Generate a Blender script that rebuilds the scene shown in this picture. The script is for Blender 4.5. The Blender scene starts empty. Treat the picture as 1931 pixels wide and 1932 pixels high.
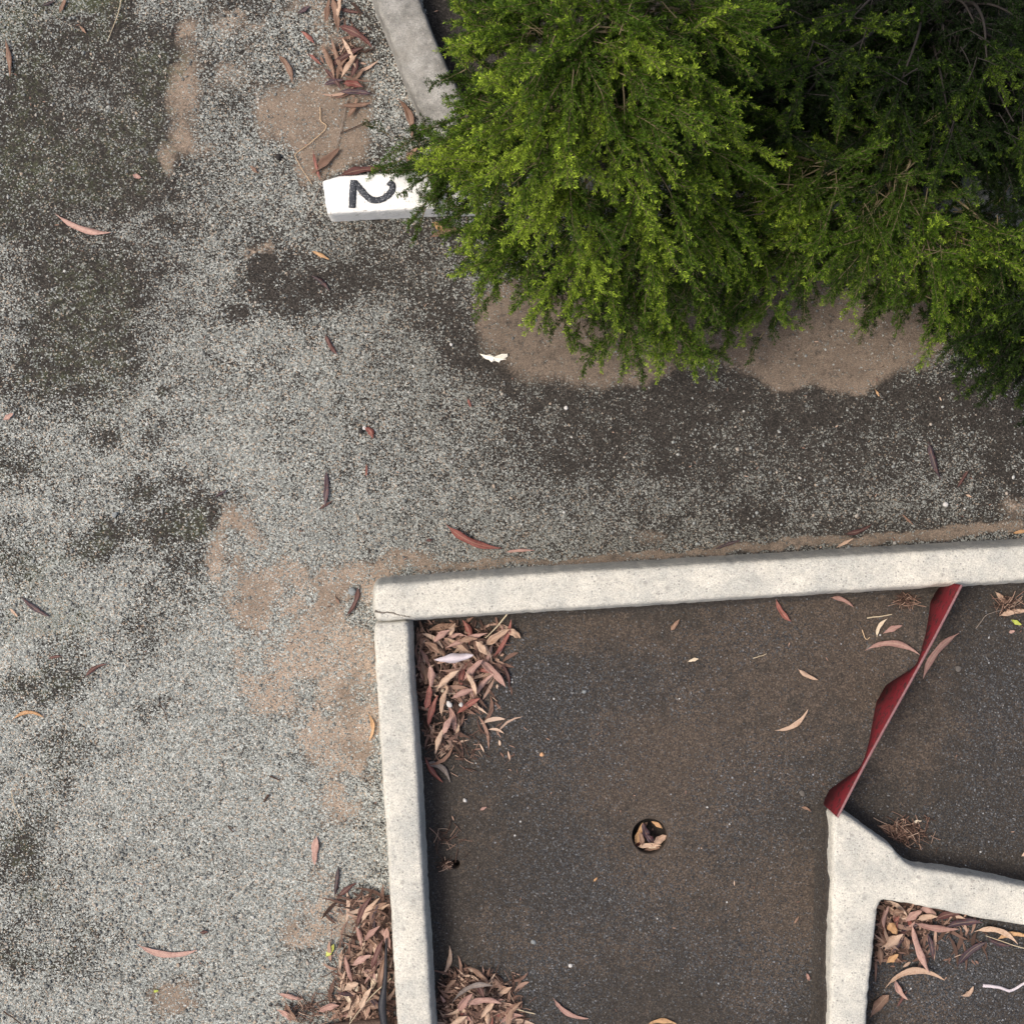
import bpy, bmesh, math, random
import numpy as np
from mathutils import Vector

random.seed(7)
rng = np.random.default_rng(11)
C = bpy.context.scene.collection
R = math.radians

# ------------------------------------------------------------------ camera, sky, sun, exposure
CAM_H = 4.2                     # height of the camera above the gravel
PXM = 2.83 / 1931.0             # metres on the ground per map unit


def W(u, v, z=0.0):
    """survey coordinates (u right, v down, origin top left) at height z -> world x, y"""
    k = PXM * (CAM_H - z) / CAM_H
    return ((u - 965.5) * k, (966.0 - v) * k)


cam_d = bpy.data.cameras.new('camera')
cam = bpy.data.objects.new('camera', cam_d)
C.objects.link(cam)
cam.location = (0, 0, CAM_H)
cam.rotation_euler = (0, 0, 0)
cam_d.sensor_width = 36
cam_d.lens = 36 * CAM_H / 2.83
cam_d.clip_start = 0.05
cam_d.clip_end = 600
bpy.context.scene.camera = cam

SUN_EL, SUN_AZ = R(60), R(-100)   # azimuth clockwise from +Y: light from the left
world = bpy.data.worlds.new('World')
bpy.context.scene.world = world
world.use_nodes = True
wn = world.node_tree
bg = wn.nodes['Background']
sky = wn.nodes.new('ShaderNodeTexSky')
sky.sky_type = 'NISHITA'
sky.sun_disc = False
sky.sun_elevation = SUN_EL
sky.sun_rotation = SUN_AZ
sky.air_density = 1.0
sky.dust_density = 6.0
sky.ozone_density = 0.6
wn.links.new(sky.outputs[0], bg.inputs[0])
bg.inputs[1].default_value = 0.11

sun_d = bpy.data.lights.new('sun', 'SUN')
sun = bpy.data.objects.new('sun', sun_d)
C.objects.link(sun)
sun_d.energy = 1.4
sun_d.angle = R(20)
sun_d.color = (1.0, 0.95, 0.87)
sd = Vector((math.sin(SUN_AZ) * math.cos(SUN_EL), math.cos(SUN_AZ) * math.cos(SUN_EL), math.sin(SUN_EL)))
sun.rotation_euler = sd.to_track_quat('Z', 'Y').to_euler()
sun.location = sd * 20

vs = bpy.context.scene.view_settings
vs.view_transform = 'Standard'
vs.look = 'None'
vs.exposure = 0.66
vs.gamma = 1.0

bpy.context.scene.cycles.max_bounces = 5

# ------------------------------------------------------------------ helpers


def hash2(ix, iy, seed):
    n = (ix.astype(np.int64) * 374761393 + iy.astype(np.int64) * 668265263 + seed * 974711) & 0x7fffffff
    n = ((n ^ (n >> 13)) * 1274126177) & 0x7fffffff
    n = n ^ (n >> 16)
    return (n & 0xffff) / 65535.0


def vnoise(x, y, seed=0):
    x = np.asarray(x, float)
    y = np.asarray(y, float)
    ix = np.floor(x)
    iy = np.floor(y)
    fx = x - ix
    fy = y - iy
    fx = fx * fx * (3 - 2 * fx)
    fy = fy * fy * (3 - 2 * fy)
    a = hash2(ix, iy, seed)
    b = hash2(ix + 1, iy, seed)
    c = hash2(ix, iy + 1, seed)
    d = hash2(ix + 1, iy + 1, seed)
    return (a * (1 - fx) + b * fx) * (1 - fy) + (c * (1 - fx) + d * fx) * fy


def fbm(x, y, seed=0, oct=4):
    s = 0
    a = 0.5
    t = 0
    for o in range(oct):
        s = s + a * vnoise(x * 2 ** o + 17.3 * o, y * 2 ** o - 9.1 * o, seed + o)
        t += a
        a *= 0.5
    return s / t          # 0..1


def sstep(a, b, x):
    t = np.clip((x - a) / (b - a), 0, 1)
    return t * t * (3 - 2 * t)


def link(name, me, mats=(), parent=None):
    o = bpy.data.objects.new(name, me)
    C.objects.link(o)
    for m in mats:
        me.materials.append(m)
    if parent:
        o.parent = parent
    return o


def tag(o, label=None, cat=None, group=None, kind=None):
    if label:
        o['label'] = label
    if cat:
        o['category'] = cat
    if group:
        o['group'] = group
    if kind:
        o['kind'] = kind
    return o


def thing(name, label, cat, loc=(0, 0, 0), group=None):
    o = bpy.data.objects.new(name, None)
    o.empty_display_size = 0.05
    C.objects.link(o)
    o.location = loc
    return tag(o, label, cat, group)


def mesh_np(name, verts, quads=None, tris=None, smooth=True):
    me = bpy.data.meshes.new(name)
    verts = np.asarray(verts, np.float32)
    me.vertices.add(len(verts))
    me.vertices.foreach_set('co', verts.ravel())
    loops, starts, n = [], [], 0
    if quads is not None and len(quads):
        q = np.asarray(quads, np.int32)
        loops.append(q.ravel())
        starts.append(np.arange(len(q), dtype=np.int32) * 4)
        n = len(q) * 4
    if tris is not None and len(tris):
        t = np.asarray(tris, np.int32)
        loops.append(t.ravel())
        starts.append(np.arange(len(t), dtype=np.int32) * 3 + n)
    loops = np.concatenate(loops)
    starts = np.concatenate(starts)
    me.loops.add(len(loops))
    me.loops.foreach_set('vertex_index', loops)
    me.polygons.add(len(starts))
    me.polygons.foreach_set('loop_start', starts)
    me.update(calc_edges=True)
    me.validate()
    if smooth:
        me.polygons.foreach_set('use_smooth', np.ones(len(me.polygons), bool))
    return me


def attr(me, name, vals):
    a = me.attributes.new(name, 'FLOAT', 'POINT')
    a.data.foreach_set('value', np.asarray(vals, np.float32).ravel())


# ------------------------------------------------------------------ materials


class NT:
    def __init__(self, name):
        self.m = bpy.data.materials.new(name)
        self.m.use_nodes = True
        self.t = self.m.node_tree
        self.b = self.t.nodes['Principled BSDF']
        self.b.inputs['Specular IOR Level'].default_value = 0.25
        self.b.inputs['Roughness'].default_value = 0.85
        tc = self.t.nodes.new('ShaderNodeTexCoord')
        self.obj = tc.outputs['Object']

    def n(self, typ, **kw):
        nd = self.t.nodes.new(typ)
        for k, v in kw.items():
            setattr(nd, k, v)
        return nd

    def put(self, sock, v):
        if hasattr(v, 'is_linked'):
            self.t.links.new(v, sock)
        else:
            if isinstance(v, tuple) and len(v) == 3 and sock.type == 'RGBA':
                v = v + (1,)
            sock.default_value = v

    def math(self, op, a, b=None, c=None, clamp=False):
        nd = self.n('ShaderNodeMath', operation=op, use_clamp=clamp)
        self.put(nd.inputs[0], a)
        if b is not None:
            self.put(nd.inputs[1], b)
        if c is not None:
            self.put(nd.inputs[2], c)
        return nd.outputs[0]

    def mix(self, f, a, b, blend='MIX'):
        nd = self.n('ShaderNodeMix', data_type='RGBA', blend_type=blend)
        self.put(nd.inputs[0], f)
        self.put(nd.inputs[6], a)
        self.put(nd.inputs[7], b)
        return nd.outputs[2]

    def noise(self, scale, detail=3, rough=0.55, vec=None, col=False):
        nd = self.n('ShaderNodeTexNoise')
        self.put(nd.inputs['Vector'], vec or self.obj)
        nd.inputs['Scale'].default_value = scale
        nd.inputs['Detail'].default_value = detail
        nd.inputs['Roughness'].default_value = rough
        return nd.outputs['Color' if col else 'Fac']

    def vor(self, scale, vec=None, rnd=1.0):
        nd = self.n('ShaderNodeTexVoronoi')
        self.put(nd.inputs['Vector'], vec or self.obj)
        nd.inputs['Scale'].default_value = scale
        nd.inputs['Randomness'].default_value = rnd
        s = self.n('ShaderNodeSeparateColor')
        self.t.links.new(nd.outputs['Color'], s.inputs[0])
        return nd.outputs['Distance'], s.outputs[0], s.outputs[1], s.outputs[2]

    def ramp(self, f, stops, interp='LINEAR'):
        nd = self.n('ShaderNodeValToRGB')
        nd.color_ramp.interpolation = interp
        e = nd.color_ramp.elements
        while len(e) < len(stops):
            e.new(0.5)
        for i, (p, c) in enumerate(stops):
            e[i].position = p
            e[i].color = (c if len(c) == 4 else tuple(c) + (1,)) if isinstance(c, tuple) else (c, c, c, 1)
        self.put(nd.inputs[0], f)
        return nd.outputs[0]

    def step(self, f, a, b):
        nd = self.n('ShaderNodeMapRange', interpolation_type='SMOOTHSTEP')
        self.put(nd.inputs[0], f)
        nd.inputs[1].default_value = a
        nd.inputs[2].default_value = b
        return nd.outputs[0]

    def attr(self, name):
        nd = self.n('ShaderNodeAttribute')
        nd.attribute_name = name
        return nd.outputs['Fac']

    def bump(self, h, strength=0.5, dist=0.003):
        nd = self.n('ShaderNodeBump')
        nd.inputs['Strength'].default_value = strength
        nd.inputs['Distance'].default_value = dist
        self.put(nd.inputs['Height'], h)
        self.t.links.new(nd.outputs[0], self.b.inputs['Normal'])

    def col(self, c):
        self.put(self.b.inputs['Base Color'], c)

    def rough(self, v):
        self.put(self.b.inputs['Roughness'], v)


def gravel_material():
    M = NT('gravel_ground')
    gravel, sand, tone, moss = M.attr('gravel'), M.attr('sand'), M.attr('sandtone'), M.attr('moss')
    # break the survey masks up with fine noise so their borders are ragged
    n_mid = M.math('SUBTRACT', M.noise(26, 4, 0.65), 0.5)
    n_fine = M.math('SUBTRACT', M.noise(95, 3, 0.6), 0.5)
    brk = M.math('ADD', M.math('MULTIPLY', n_mid, 0.9), M.math('MULTIPLY', n_fine, 0.9))
    sandm = M.step(M.math('ADD', sand, M.math('MULTIPLY', brk, M.math('MULTIPLY_ADD', tone, 0.5, 0.22))), 0.22, 0.78)
    cover = M.math('ADD', gravel, M.math('MULTIPLY', brk, 0.8))
    # two sizes of stone
    wv = M.n('ShaderNodeVectorMath', operation='MULTIPLY_ADD')
    M.put(wv.inputs[0], M.noise(140, 2, 0.5, col=True))
    wv.inputs[1].default_value = (0.004, 0.004, 0.004)
    M.put(wv.inputs[2], M.obj)
    d1, r1, g1, b1 = M.vor(310, wv.outputs[0])
    d2, r2, g2, b2 = M.vor(190, wv.outputs[0])
    p1 = M.math('LESS_THAN', r1, cover)
    p2 = M.math('MULTIPLY', M.math('LESS_THAN', r2, M.math('MULTIPLY', cover, 0.14)), M.math('LESS_THAN', d2, 0.42))
    stone_stops = [(0.0, (0.06, 0.061, 0.056)), (0.25, (0.15, 0.155, 0.142)), (0.6, (0.258, 0.27, 0.248)),
                   (0.9, (0.375, 0.393, 0.366)), (1.0, (0.55, 0.56, 0.52))]
    c1 = M.ramp(g1, stone_stops)
    c1 = M.mix(M.math('MULTIPLY', M.math('GREATER_THAN', b1, 0.88), 0.55), c1, (0.42, 0.3, 0.2))
    c2 = M.ramp(g2, [(0, (0.1, 0.1, 0.1)), (0.5, (0.22, 0.235, 0.225)), (1, (0.45, 0.46, 0.43))])
    dirt = M.attr('dirt')  # pulls the stones towards a dark brown, by region
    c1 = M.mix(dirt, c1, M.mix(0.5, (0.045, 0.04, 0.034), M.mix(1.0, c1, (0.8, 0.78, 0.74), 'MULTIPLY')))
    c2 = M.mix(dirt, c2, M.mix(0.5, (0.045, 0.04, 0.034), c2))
    # soil below the stones
    dn = M.noise(60, 5, 0.7)
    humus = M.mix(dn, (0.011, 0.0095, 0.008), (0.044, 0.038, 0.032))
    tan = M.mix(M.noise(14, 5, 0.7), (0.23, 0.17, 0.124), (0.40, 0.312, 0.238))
    brown = M.mix(M.noise(22, 5, 0.7), (0.105, 0.08, 0.06), (0.185, 0.145, 0.11))  # darker than tan partly to carry the shade by the shrubs
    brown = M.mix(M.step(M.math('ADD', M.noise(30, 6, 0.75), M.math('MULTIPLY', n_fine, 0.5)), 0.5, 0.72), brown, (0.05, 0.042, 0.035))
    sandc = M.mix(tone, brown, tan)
    grit = M.ramp(M.noise(420, 2, 0.6), [(0.3, 0.5), (0.5, 1.0), (0.72, 1.45)])
    sandc = M.mix(1.0, sandc, grit, 'MULTIPLY')
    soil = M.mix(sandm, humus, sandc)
    # moss
    mm = M.step(M.math('ADD', moss, M.math('MULTIPLY', brk, 1.3)), 0.3, 1.0)
    soil = M.mix(M.math('MULTIPLY', mm, 0.7), soil, (0.037, 0.041, 0.018))
    soil = M.mix(1.0, soil, M.mix(sandm, M.ramp(b1, [(0, 0.45), (.6, 1.05), (.9, 1.9), (1, 2.6)]), M.ramp(b1, [(0, 0.8), (1, 1.12)])), 'MULTIPLY')
    base = M.mix(p1, soil, c1)
    base = M.mix(p2, base, c2)
    base = M.mix(M.math('MULTIPLY', mm, 0.28), base, (0.075, 0.09, 0.045))
    base = M.mix(1.0, base, M.ramp(M.noise(11, 5, 0.7), [(0.25, 0.82), (0.5, 1.0), (0.75, 1.12)]), 'MULTIPLY')
    M.col(base)
    h1 = M.math('MULTIPLY', p1, M.math('SUBTRACT', 1.0, d1))
    h2 = M.math('MULTIPLY', p2, M.math('SUBTRACT', 1.6, d2))
    h = M.math('ADD', M.math('MAXIMUM', h1, h2), M.math('MULTIPLY', M.noise(200, 3), 0.4))
    M.bump(h, 0.5, 0.003)
    return M.m


def lane_material():
    M = NT('worn_dark_surface')
    br, sp = M.attr('brown'), M.attr('speck')
    n_mid = M.math('SUBTRACT', M.noise(18, 5, 0.7), 0.5)
    n_fine = M.math('SUBTRACT', M.noise(120, 3, 0.6), 0.5)
    brk = M.math('ADD', n_mid, M.math('MULTIPLY', n_fine, 0.8))
    bm = M.step(M.math('ADD', br, M.math('MULTIPLY', brk, 1.7)), 0.25, 0.8)
    dark = M.mix(M.noise(75, 5, 0.75), (0.024, 0.0203, 0.017), (0.058, 0.049, 0.041))
    brown = M.mix(M.noise(50, 5, 0.7), (0.048, 0.037, 0.0285), (0.092, 0.071, 0.055))
    base = M.mix(bm, dark, brown)
    d1, r1, g1, b1 = M.vor(300)
    base = M.mix(1.0, base, M.ramp(b1, [(0, 0.6), (.7, 1.05), (1, 1.7)]), 'MULTIPLY')
    d2, r2, g2, b2 = M.vor(130)
    cov = M.math('MULTIPLY', M.math('ADD', sp, M.math('MULTIPLY', brk, 0.5)), 0.55)
    p1 = M.math('LESS_THAN', r1, cov)
    p2 = M.math('MULTIPLY', M.math('LESS_THAN', r2, M.math('MULTIPLY', cov, 0.02)), M.math('LESS_THAN', d2, 0.35))
    c1 = M.ramp(g1, [(0, (0.018, 0.018, 0.02)), (0.5, (0.046, 0.046, 0.047)), (0.92, (0.088, 0.091, 0.095)), (1, (0.2, 0.2, 0.2))])
    c2 = M.ramp(g2, [(0, (0.12, 0.13, 0.14)), (0.7, (0.24, 0.25, 0.27)), (1, (0.5, 0.5, 0.48))])
    base = M.mix(p1, base, c1)
    base = M.mix(p2, base, c2)
    M.col(base)
    h = M.math('ADD', M.math('MULTIPLY', p1, M.math('SUBTRACT', 1.0, d1)), M.noise(160, 4))
    M.bump(h, 0.55, 0.003)
    return M.m


def concrete_material(name, dark, light, paint=None, stain=0.5):
    M = NT(name)
    big = M.noise(9, 5, 0.65)
    base = M.mix(M.step(big, 0.3, 0.7), dark, light)
    fine = M.ramp(M.noise(260, 3, 0.7), [(0.28, 0.5), (0.42, 0.86), (0.58, 1.05), (0.75, 1.25)])
    base = M.mix(1.0, base, M.ramp(M.noise(75, 5, 0.75), [(0.3, 0.80), (0.5, 1.0), (0.7, 1.08)]), 'MULTIPLY')
    base = M.mix(1.0, base, fine, 'MULTIPLY')
    # exposed aggregate
    d, r, g, b = M.vor(150)
    agg = M.math('MULTIPLY', M.math('LESS_THAN', r, 0.14), M.math('LESS_THAN', d, 0.4))
    base = M.mix(M.math('MULTIPLY', agg, 0.6), base, M.ramp(g, [(0, (0.12, 0.12, 0.12)), (1, (0.45, 0.42, 0.38))]))
    # lichen spots and weather stains
    d3, r3, g3, b3 = M.vor(34)
    spot = M.math('MULTIPLY', M.math('LESS_THAN', r3, 0.18), M.step(M.math('ADD', d3, M.math('MULTIPLY', M.noise(120, 2), 0.25)), 0.42, 0.22))
    base = M.mix(M.math('MULTIPLY', spot, stain), base, (0.21, 0.2, 0.185))
    st = M.step(M.noise(30, 6, 0.75), 0.56, 0.75)
    base = M.mix(M.math('MULTIPLY', st, stain * 0.7), base, (0.24, 0.21, 0.17))
    wash = M.step(M.noise(5, 6, 0.8), 0.5, 0.7)
    base = M.mix(M.math('MULTIPLY', wash, stain * 0.35), base, (0.33, 0.30, 0.25))
    pit = M.step(M.noise(330, 2, 0.6), 0.63, 0.72)
    base = M.mix(M.math('MULTIPLY', pit, 0.55), base, (0.15, 0.14, 0.125))
    if paint:
        chip = M.step(M.math('ADD', M.noise(120, 4, 0.7), M.math('MULTIPLY', M.noise(25, 3), 0.5)), 0.88, 0.93)
        pc = M.mix(M.noise(40, 4), (0.72, 0.71, 0.66), (0.86, 0.85, 0.82))
        base = M.mix(chip, pc, base)
        M.rough(0.6)
    M.col(base)
    h = M.math('ADD', M.noise(230, 4, 0.7), M.math('MULTIPLY', M.noise(60, 4), 1.4))
    M.bump(h, 0.55, 0.004)
    return M.m


def leaf_material(name, a, b, spot=None, amt=0.5):
    M = NT(name)
    oi = M.n('ShaderNodeObjectInfo')
    f = M.math('ADD', M.math('MULTIPLY', M.noise(45, 4, 0.7), 0.9), M.math('MULTIPLY', M.math('SUBTRACT', oi.outputs['Random'], 0.5), 0.6), clamp=True)
    base = M.mix(f, a, b)
    if spot:
        s = M.step(M.noise(110, 5, 0.75), 0.52, 0.62)
        base = M.mix(M.math('MULTIPLY', s, amt), base, spot)
    # pale midrib line from the across-leaf coordinate
    ac = M.attr('across')
    rib = M.step(M.math('ABSOLUTE', ac), 0.16, 0.04)
    base = M.mix(M.math('MULTIPLY', rib, 0.4), base, M.mix(0.5, base, (0.6, 0.45, 0.3)))
    M.col(base)
    M.rough(0.62)
    M.b.inputs['Specular IOR Level'].default_value = 0.35
    M.bump(M.noise(240, 3), 0.25, 0.002)
    return M.m


MAT = {}
MAT['gravel'] = gravel_material()
MAT['lane'] = lane_material()
MAT['kerb'] = concrete_material('cream_concrete', (0.44, 0.435, 0.395), (0.63, 0.60, 0.52))
MAT['kerb_old'] = concrete_material('grey_concrete', (0.15, 0.145, 0.13), (0.40, 0.388, 0.355), stain=0.8)
MAT['kerb_white'] = concrete_material('whitewashed_concrete', (0.42, 0.4, 0.36), (0.55, 0.52, 0.47), paint=True)
LEAFC = {
    'pink': ((0.25, 0.14, 0.115), (0.45, 0.285, 0.235), (0.2, 0.09, 0.07)),
    'tan': ((0.33, 0.215, 0.15), (0.56, 0.41, 0.30), (0.25, 0.13, 0.07)),
    'brown': ((0.14, 0.08, 0.055), (0.30, 0.185, 0.125), (0.09, 0.045, 0.03)),
    'red': ((0.15, 0.045, 0.035), (0.3, 0.11, 0.085), (0.07, 0.025, 0.02)),
    'darkred': ((0.05, 0.02, 0.018), (0.13, 0.048, 0.04), (0.03, 0.015, 0.014)),
    'purple': ((0.024, 0.017, 0.022), (0.075, 0.045, 0.055), (0.12, 0.04, 0.035)),
    'orange': ((0.37, 0.2, 0.09), (0.56, 0.36, 0.19), (0.22, 0.1, 0.05)),
    'cream': ((0.5, 0.4, 0.28), (0.7, 0.6, 0.46), (0.35, 0.25, 0.17)),
    'grey': ((0.12, 0.1, 0.09), (0.3, 0.25, 0.22), (0.08, 0.06, 0.05)),
    'green': ((0.3, 0.36, 0.05), (0.5, 0.52, 0.12), (0.35, 0.3, 0.05)),
}
COLW = {'pink': 'pinkish brown', 'tan': 'tan', 'brown': 'brown', 'red': 'reddish', 'darkred': 'dark red',
        'purple': 'blackish purple', 'orange': 'orange tan', 'cream': 'pale cream', 'grey': 'grey brown', 'green': 'yellow green'}
for k, (a, b, s) in LEAFC.items():
    MAT['leaf_' + k] = leaf_material('dry_leaf_' + k, a, b, s)


def simple(name, a, b, scale=60, rough=0.8, bump=0.3):
    M = NT(name)
    M.col(M.mix(M.noise(scale, 4, 0.7), a, b))
    M.rough(rough)
    if bump:
        M.bump(M.noise(scale * 3, 4), bump, 0.003)
    return M.m


MAT['straw'] = simple('dry_straw', (0.42, 0.33, 0.2), (0.66, 0.57, 0.42))
MAT['twig'] = simple('grey_twig', (0.14, 0.115, 0.095), (0.3, 0.25, 0.21))
MAT['root'] = simple('pale_root', (0.42, 0.29, 0.17), (0.58, 0.43, 0.28))
MAT['darkstick'] = simple('dark_stick', (0.035, 0.022, 0.018), (0.11, 0.065, 0.045))
MAT['bark'] = simple('fibrous_bark', (0.09, 0.055, 0.04), (0.24, 0.15, 0.11), 30, 0.9, 0.8)
MAT['lavbark'] = simple('bleached_bark', (0.46, 0.4, 0.42), (0.66, 0.6, 0.62), 50)
MAT['feather'] = simple('white_scrap', (0.72, 0.67, 0.55), (0.85, 0.82, 0.74), 60)
MAT['pale_stone'] = simple('pale_pebble', (0.15, 0.165, 0.17), (0.27, 0.285, 0.28), 120)
MAT['white_stone'] = simple('white_pebble', (0.42, 0.41, 0.39), (0.6, 0.58, 0.55), 120)
MAT['ochre_stone'] = simple('ochre_pebble', (0.45, 0.24, 0.12), (0.62, 0.38, 0.22), 120)
MAT['ochre_dull'] = simple('dusty_stone', (0.07, 0.062, 0.055), (0.16, 0.145, 0.13), 120)
MAT['black_nut'] = simple('black_nut', (0.012, 0.011, 0.011), (0.04, 0.035, 0.033), 150)
MAT['rubber'] = simple('black_rubber', (0.012, 0.013, 0.018), (0.03, 0.031, 0.038), 50, 0.5)
MAT['cup_metal'] = simple('dirty_cup_lining', (0.03, 0.024, 0.02), (0.085, 0.065, 0.05), 70, 0.7)
MAT['cup_soil'] = simple('cup_mud', (0.02, 0.017, 0.015), (0.05, 0.042, 0.036), 90, 0.9, 0.8)
MAT['digit'] = simple('black_paint', (0.015, 0.017, 0.022), (0.11, 0.118, 0.13), 210, 0.7)
_d = NT('worn_black_paint')
_d.col(_d.mix(_d.step(_d.noise(230, 4, 0.75), 0.54, 0.64), _d.mix(_d.noise(60, 3), (0.016, 0.018, 0.024), (0.06, 0.065, 0.075)), (0.3, 0.31, 0.32)))
MAT['digit'] = _d.m
MAT['crack'] = simple('dirty_crack', (0.1, 0.085, 0.07), (0.2, 0.175, 0.145), 150)
MAT['wood'] = simple('weathered_log', (0.05, 0.033, 0.027), (0.2, 0.135, 0.105), 70, 0.9, 0.9)


def red_paint():
    M = NT('red_gloss_paint')
    base = M.mix(M.noise(30, 4), (0.095, 0.007, 0.011), (0.15, 0.011, 0.017))
    chip = M.step(M.noise(38, 6, 0.8), 0.53, 0.58)
    base = M.mix(M.math('MULTIPLY', chip, 0.85), base, (0.022, 0.012, 0.012))
    M.col(base)
    M.rough(0.75)
    M.bump(M.noise(90, 4), 0.3, 0.002)
    return M.m


MAT['red'] = red_paint()
MAT['red_edge'] = simple('worn_red_edge', (0.12, 0.03, 0.035), (0.34, 0.2, 0.2), 110, 0.6)

# ------------------------------------------------------------------ the ground
lane_poly = [(742, 1136), (1350, 1097), (1931, 1062), (2950, 1000), (2950, 2950), (818, 2950), (785, 1932), (742, 1172)]


def in_poly(u, v, poly):
    ins = np.zeros(np.shape(u), bool)
    n = len(poly)
    for i in range(n):
        x1, y1 = poly[i]
        x2, y2 = poly[(i + 1) % n]
        c = ((y1 > v) != (y2 > v)) & (u < (x2 - x1) * (v - y1) / (y2 - y1 + 1e-9) + x1)
        ins ^= c
    return ins


def blobs(u, v, L, p=1.4):
    keep = np.ones(np.shape(u))
    for b in L:
        cx, cy, rx, ry, a = b[:5]
        ang = R(b[5]) if len(b) > 5 else 0.0
        du, dv = u - cx, v - cy
        ca, sa = math.cos(ang), math.sin(ang)
        d2 = ((du * ca + dv * sa) / rx) ** 2 + ((-du * sa + dv * ca) / ry) ** 2
        keep *= 1 - a * np.exp(-np.minimum(d2, 30) ** p * 0.7)
    return 1 - keep


DARK = [(203, 37, 40, 40, .9), (170, 95, 100, 55, .6), (300, 110, 60, 70, .55), (300, 235, 42, 110, .75), (205, 300, 120, 55, .8),
        (35, 320, 70, 60, .7), (140, 355, 130, 45, .75), (85, 265, 80, 60, .6), (40, 190, 60, 60, .5), (225, 365, 75, 28, .8), (30, 425, 80, 40, .6),
        (170, 500, 120, 45, .6), (200, 545, 80, 60, .75), (150, 585, 95, 60, .7), (325, 420, 32, 15, .8), (500, 488, 34, 42, .95),
        (548, 525, 70, 42, .85), (520, 556, 45, 28, .9), (455, 600, 26, 18, .9), (605, 570, 65, 32, .75), (450, 15, 60, 20, .5),
        (190, 660, 75, 62, .85), (100, 705, 95, 60, .75), (307, 737, 13, 10, 1), (197, 830, 36, 30, .6), (290, 827, 24, 26, .6),
        (30, 875, 65, 42, .55), (270, 930, 34, 30, .8), (320, 898, 40, 18, .6), (375, 962, 75, 34, .95, -20), (320, 1003, 62, 45, .9),
        (190, 1017, 62, 28, .95, -12), (160, 1047, 28, 20, .8), (355, 1066, 38, 20, .75), (330, 1110, 65, 40, .45), (30, 1060, 50, 55, .5),
        (270, 1180, 55, 40, .5), (120, 1258, 42, 55, .65), (257, 1245, 45, 20, .4), (35, 1300, 45, 30, .5),
        (85, 1298, 70, 28, .6), (118, 1413, 55, 52, .6), (290, 1330, 55, 26, .4), (40, 1588, 55, 50, .75), (65, 1668, 65, 60, .6),
        (85, 1515, 50, 40, .4), (165, 1760, 65, 35, .5), (85, 1808, 65, 30, .55), (150, 1838, 60, 30, .4), (17, 1785, 40, 40, .5),
        (660, 530, 70, 32, .75), (760, 525, 90, 45, .65), (835, 600, 65, 42, .65), (870, 652, 42, 36, .9), (935, 702, 75, 30, .95, 18),
        (1040, 748, 60, 28, .85), (1110, 765, 70, 26, .8), (1272, 716, 38, 32, 1), (1200, 742, 65, 20, .8), (1100, 830, 130, 50, .65),
        (1250, 795, 105, 50, .6), (1020, 872, 85, 50, .55), (1400, 742, 105, 38, .65), (1580, 770, 170, 34, .97), (1755, 765, 90, 40, .8),
        (1885, 785, 80, 75, .9), (1560, 862, 130, 40, .5), (1330, 875, 65, 50, .5), (1885, 905, 75, 62, .7), (1425, 962, 45, 30, .6),
        (1700, 992, 210, 26, .45), (1420, 860, 560, 190, .52), (760, 450, 160, 45, .5), (1150, 880, 90, 30, .4), (1300, 560, 420, 190, .5),
        (690, 330, 90, 60, .4), (700, 60, 80, 80, .3), (600, 1790, 80, 60, .25)]
SAND = [(440, 985, 26, 42, .85, 15), (452, 1060, 62, 70, .72), (520, 1150, 95, 115, .78), (625, 1120, 100, 60, .75), (600, 1250, 115, 95, .9),
        (640, 1380, 75, 62, .85), (500, 1280, 55, 75, .5), (690, 1300, 34, 160, .75), (670, 1078, 90, 26, .75), (640, 1500, 65, 80, .5),
        (600, 1700, 42, 62, .65), (590, 1760, 62, 40, .75), (560, 1832, 62, 40, .6), (645, 1755, 42, 42, .55), (330, 1875, 62, 36, .7),
        (352, 85, 26, 62, .42), (346, 190, 32, 82, .48), (372, 262, 42, 40, .42), (322, 308, 17, 32, .45), (440, 62, 85, 50, .42),
        (405, 135, 80, 60, .36), (560, 210, 82, 58, .95), (622, 262, 72, 55, .98), (650, 190, 62, 60, .8), (592, 312, 40, 40, .8),
        (490, 465, 34, 16, .65), (640, 110, 70, 40, .5), (585, 30, 62, 40, .45), (320, 1905, 40, 20, .7),
        (1085, 640, 150, 82, 1), (1200, 662, 85, 56, 1), (965, 590, 60, 50, .9), (1560, 625, 235, 90, 1), (1600, 692, 66, 50, 1),
        (1485, 690, 60, 42, 1), (1885, 672, 32, 66, .9), (1350, 600, 120, 60, .9), (1240, 560, 260, 110, .9), (1600, 520, 330, 110, .8), (760, 1055, 60, 16, .7),
        (900, 1066, 120, 10, .8, -3), (1150, 1052, 160, 9, .85, -4), (1450, 1030, 180, 10, .85, -4), (1750, 1008, 220, 12, .85, -4), (1915, 970, 40, 36, .4),
        (1225, 1012, 40, 18, .4)]
MOSS = [(60, 150, 60, 80, .5), (25, 300, 50, 80, .55), (150, 12, 90, 22, .85), (250, 280, 120, 120, .5), (180, 560, 100, 80, .5), (200, 690, 80, 70, .45),
        (350, 985, 85, 45, .55), (130, 1170, 60, 40, .7), (80, 1090, 70, 60, .45), (60, 1000, 90, 120, .3), (300, 115, 70, 60, .5), (220, 800, 120, 60, .35),
        (20, 1190, 40, 50, .55), (65, 1690, 40, 25, .6), (35, 1490, 20, 20, .5), (95, 1790, 40, 30, .4), (20, 40, 60, 50, .6)]


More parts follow.
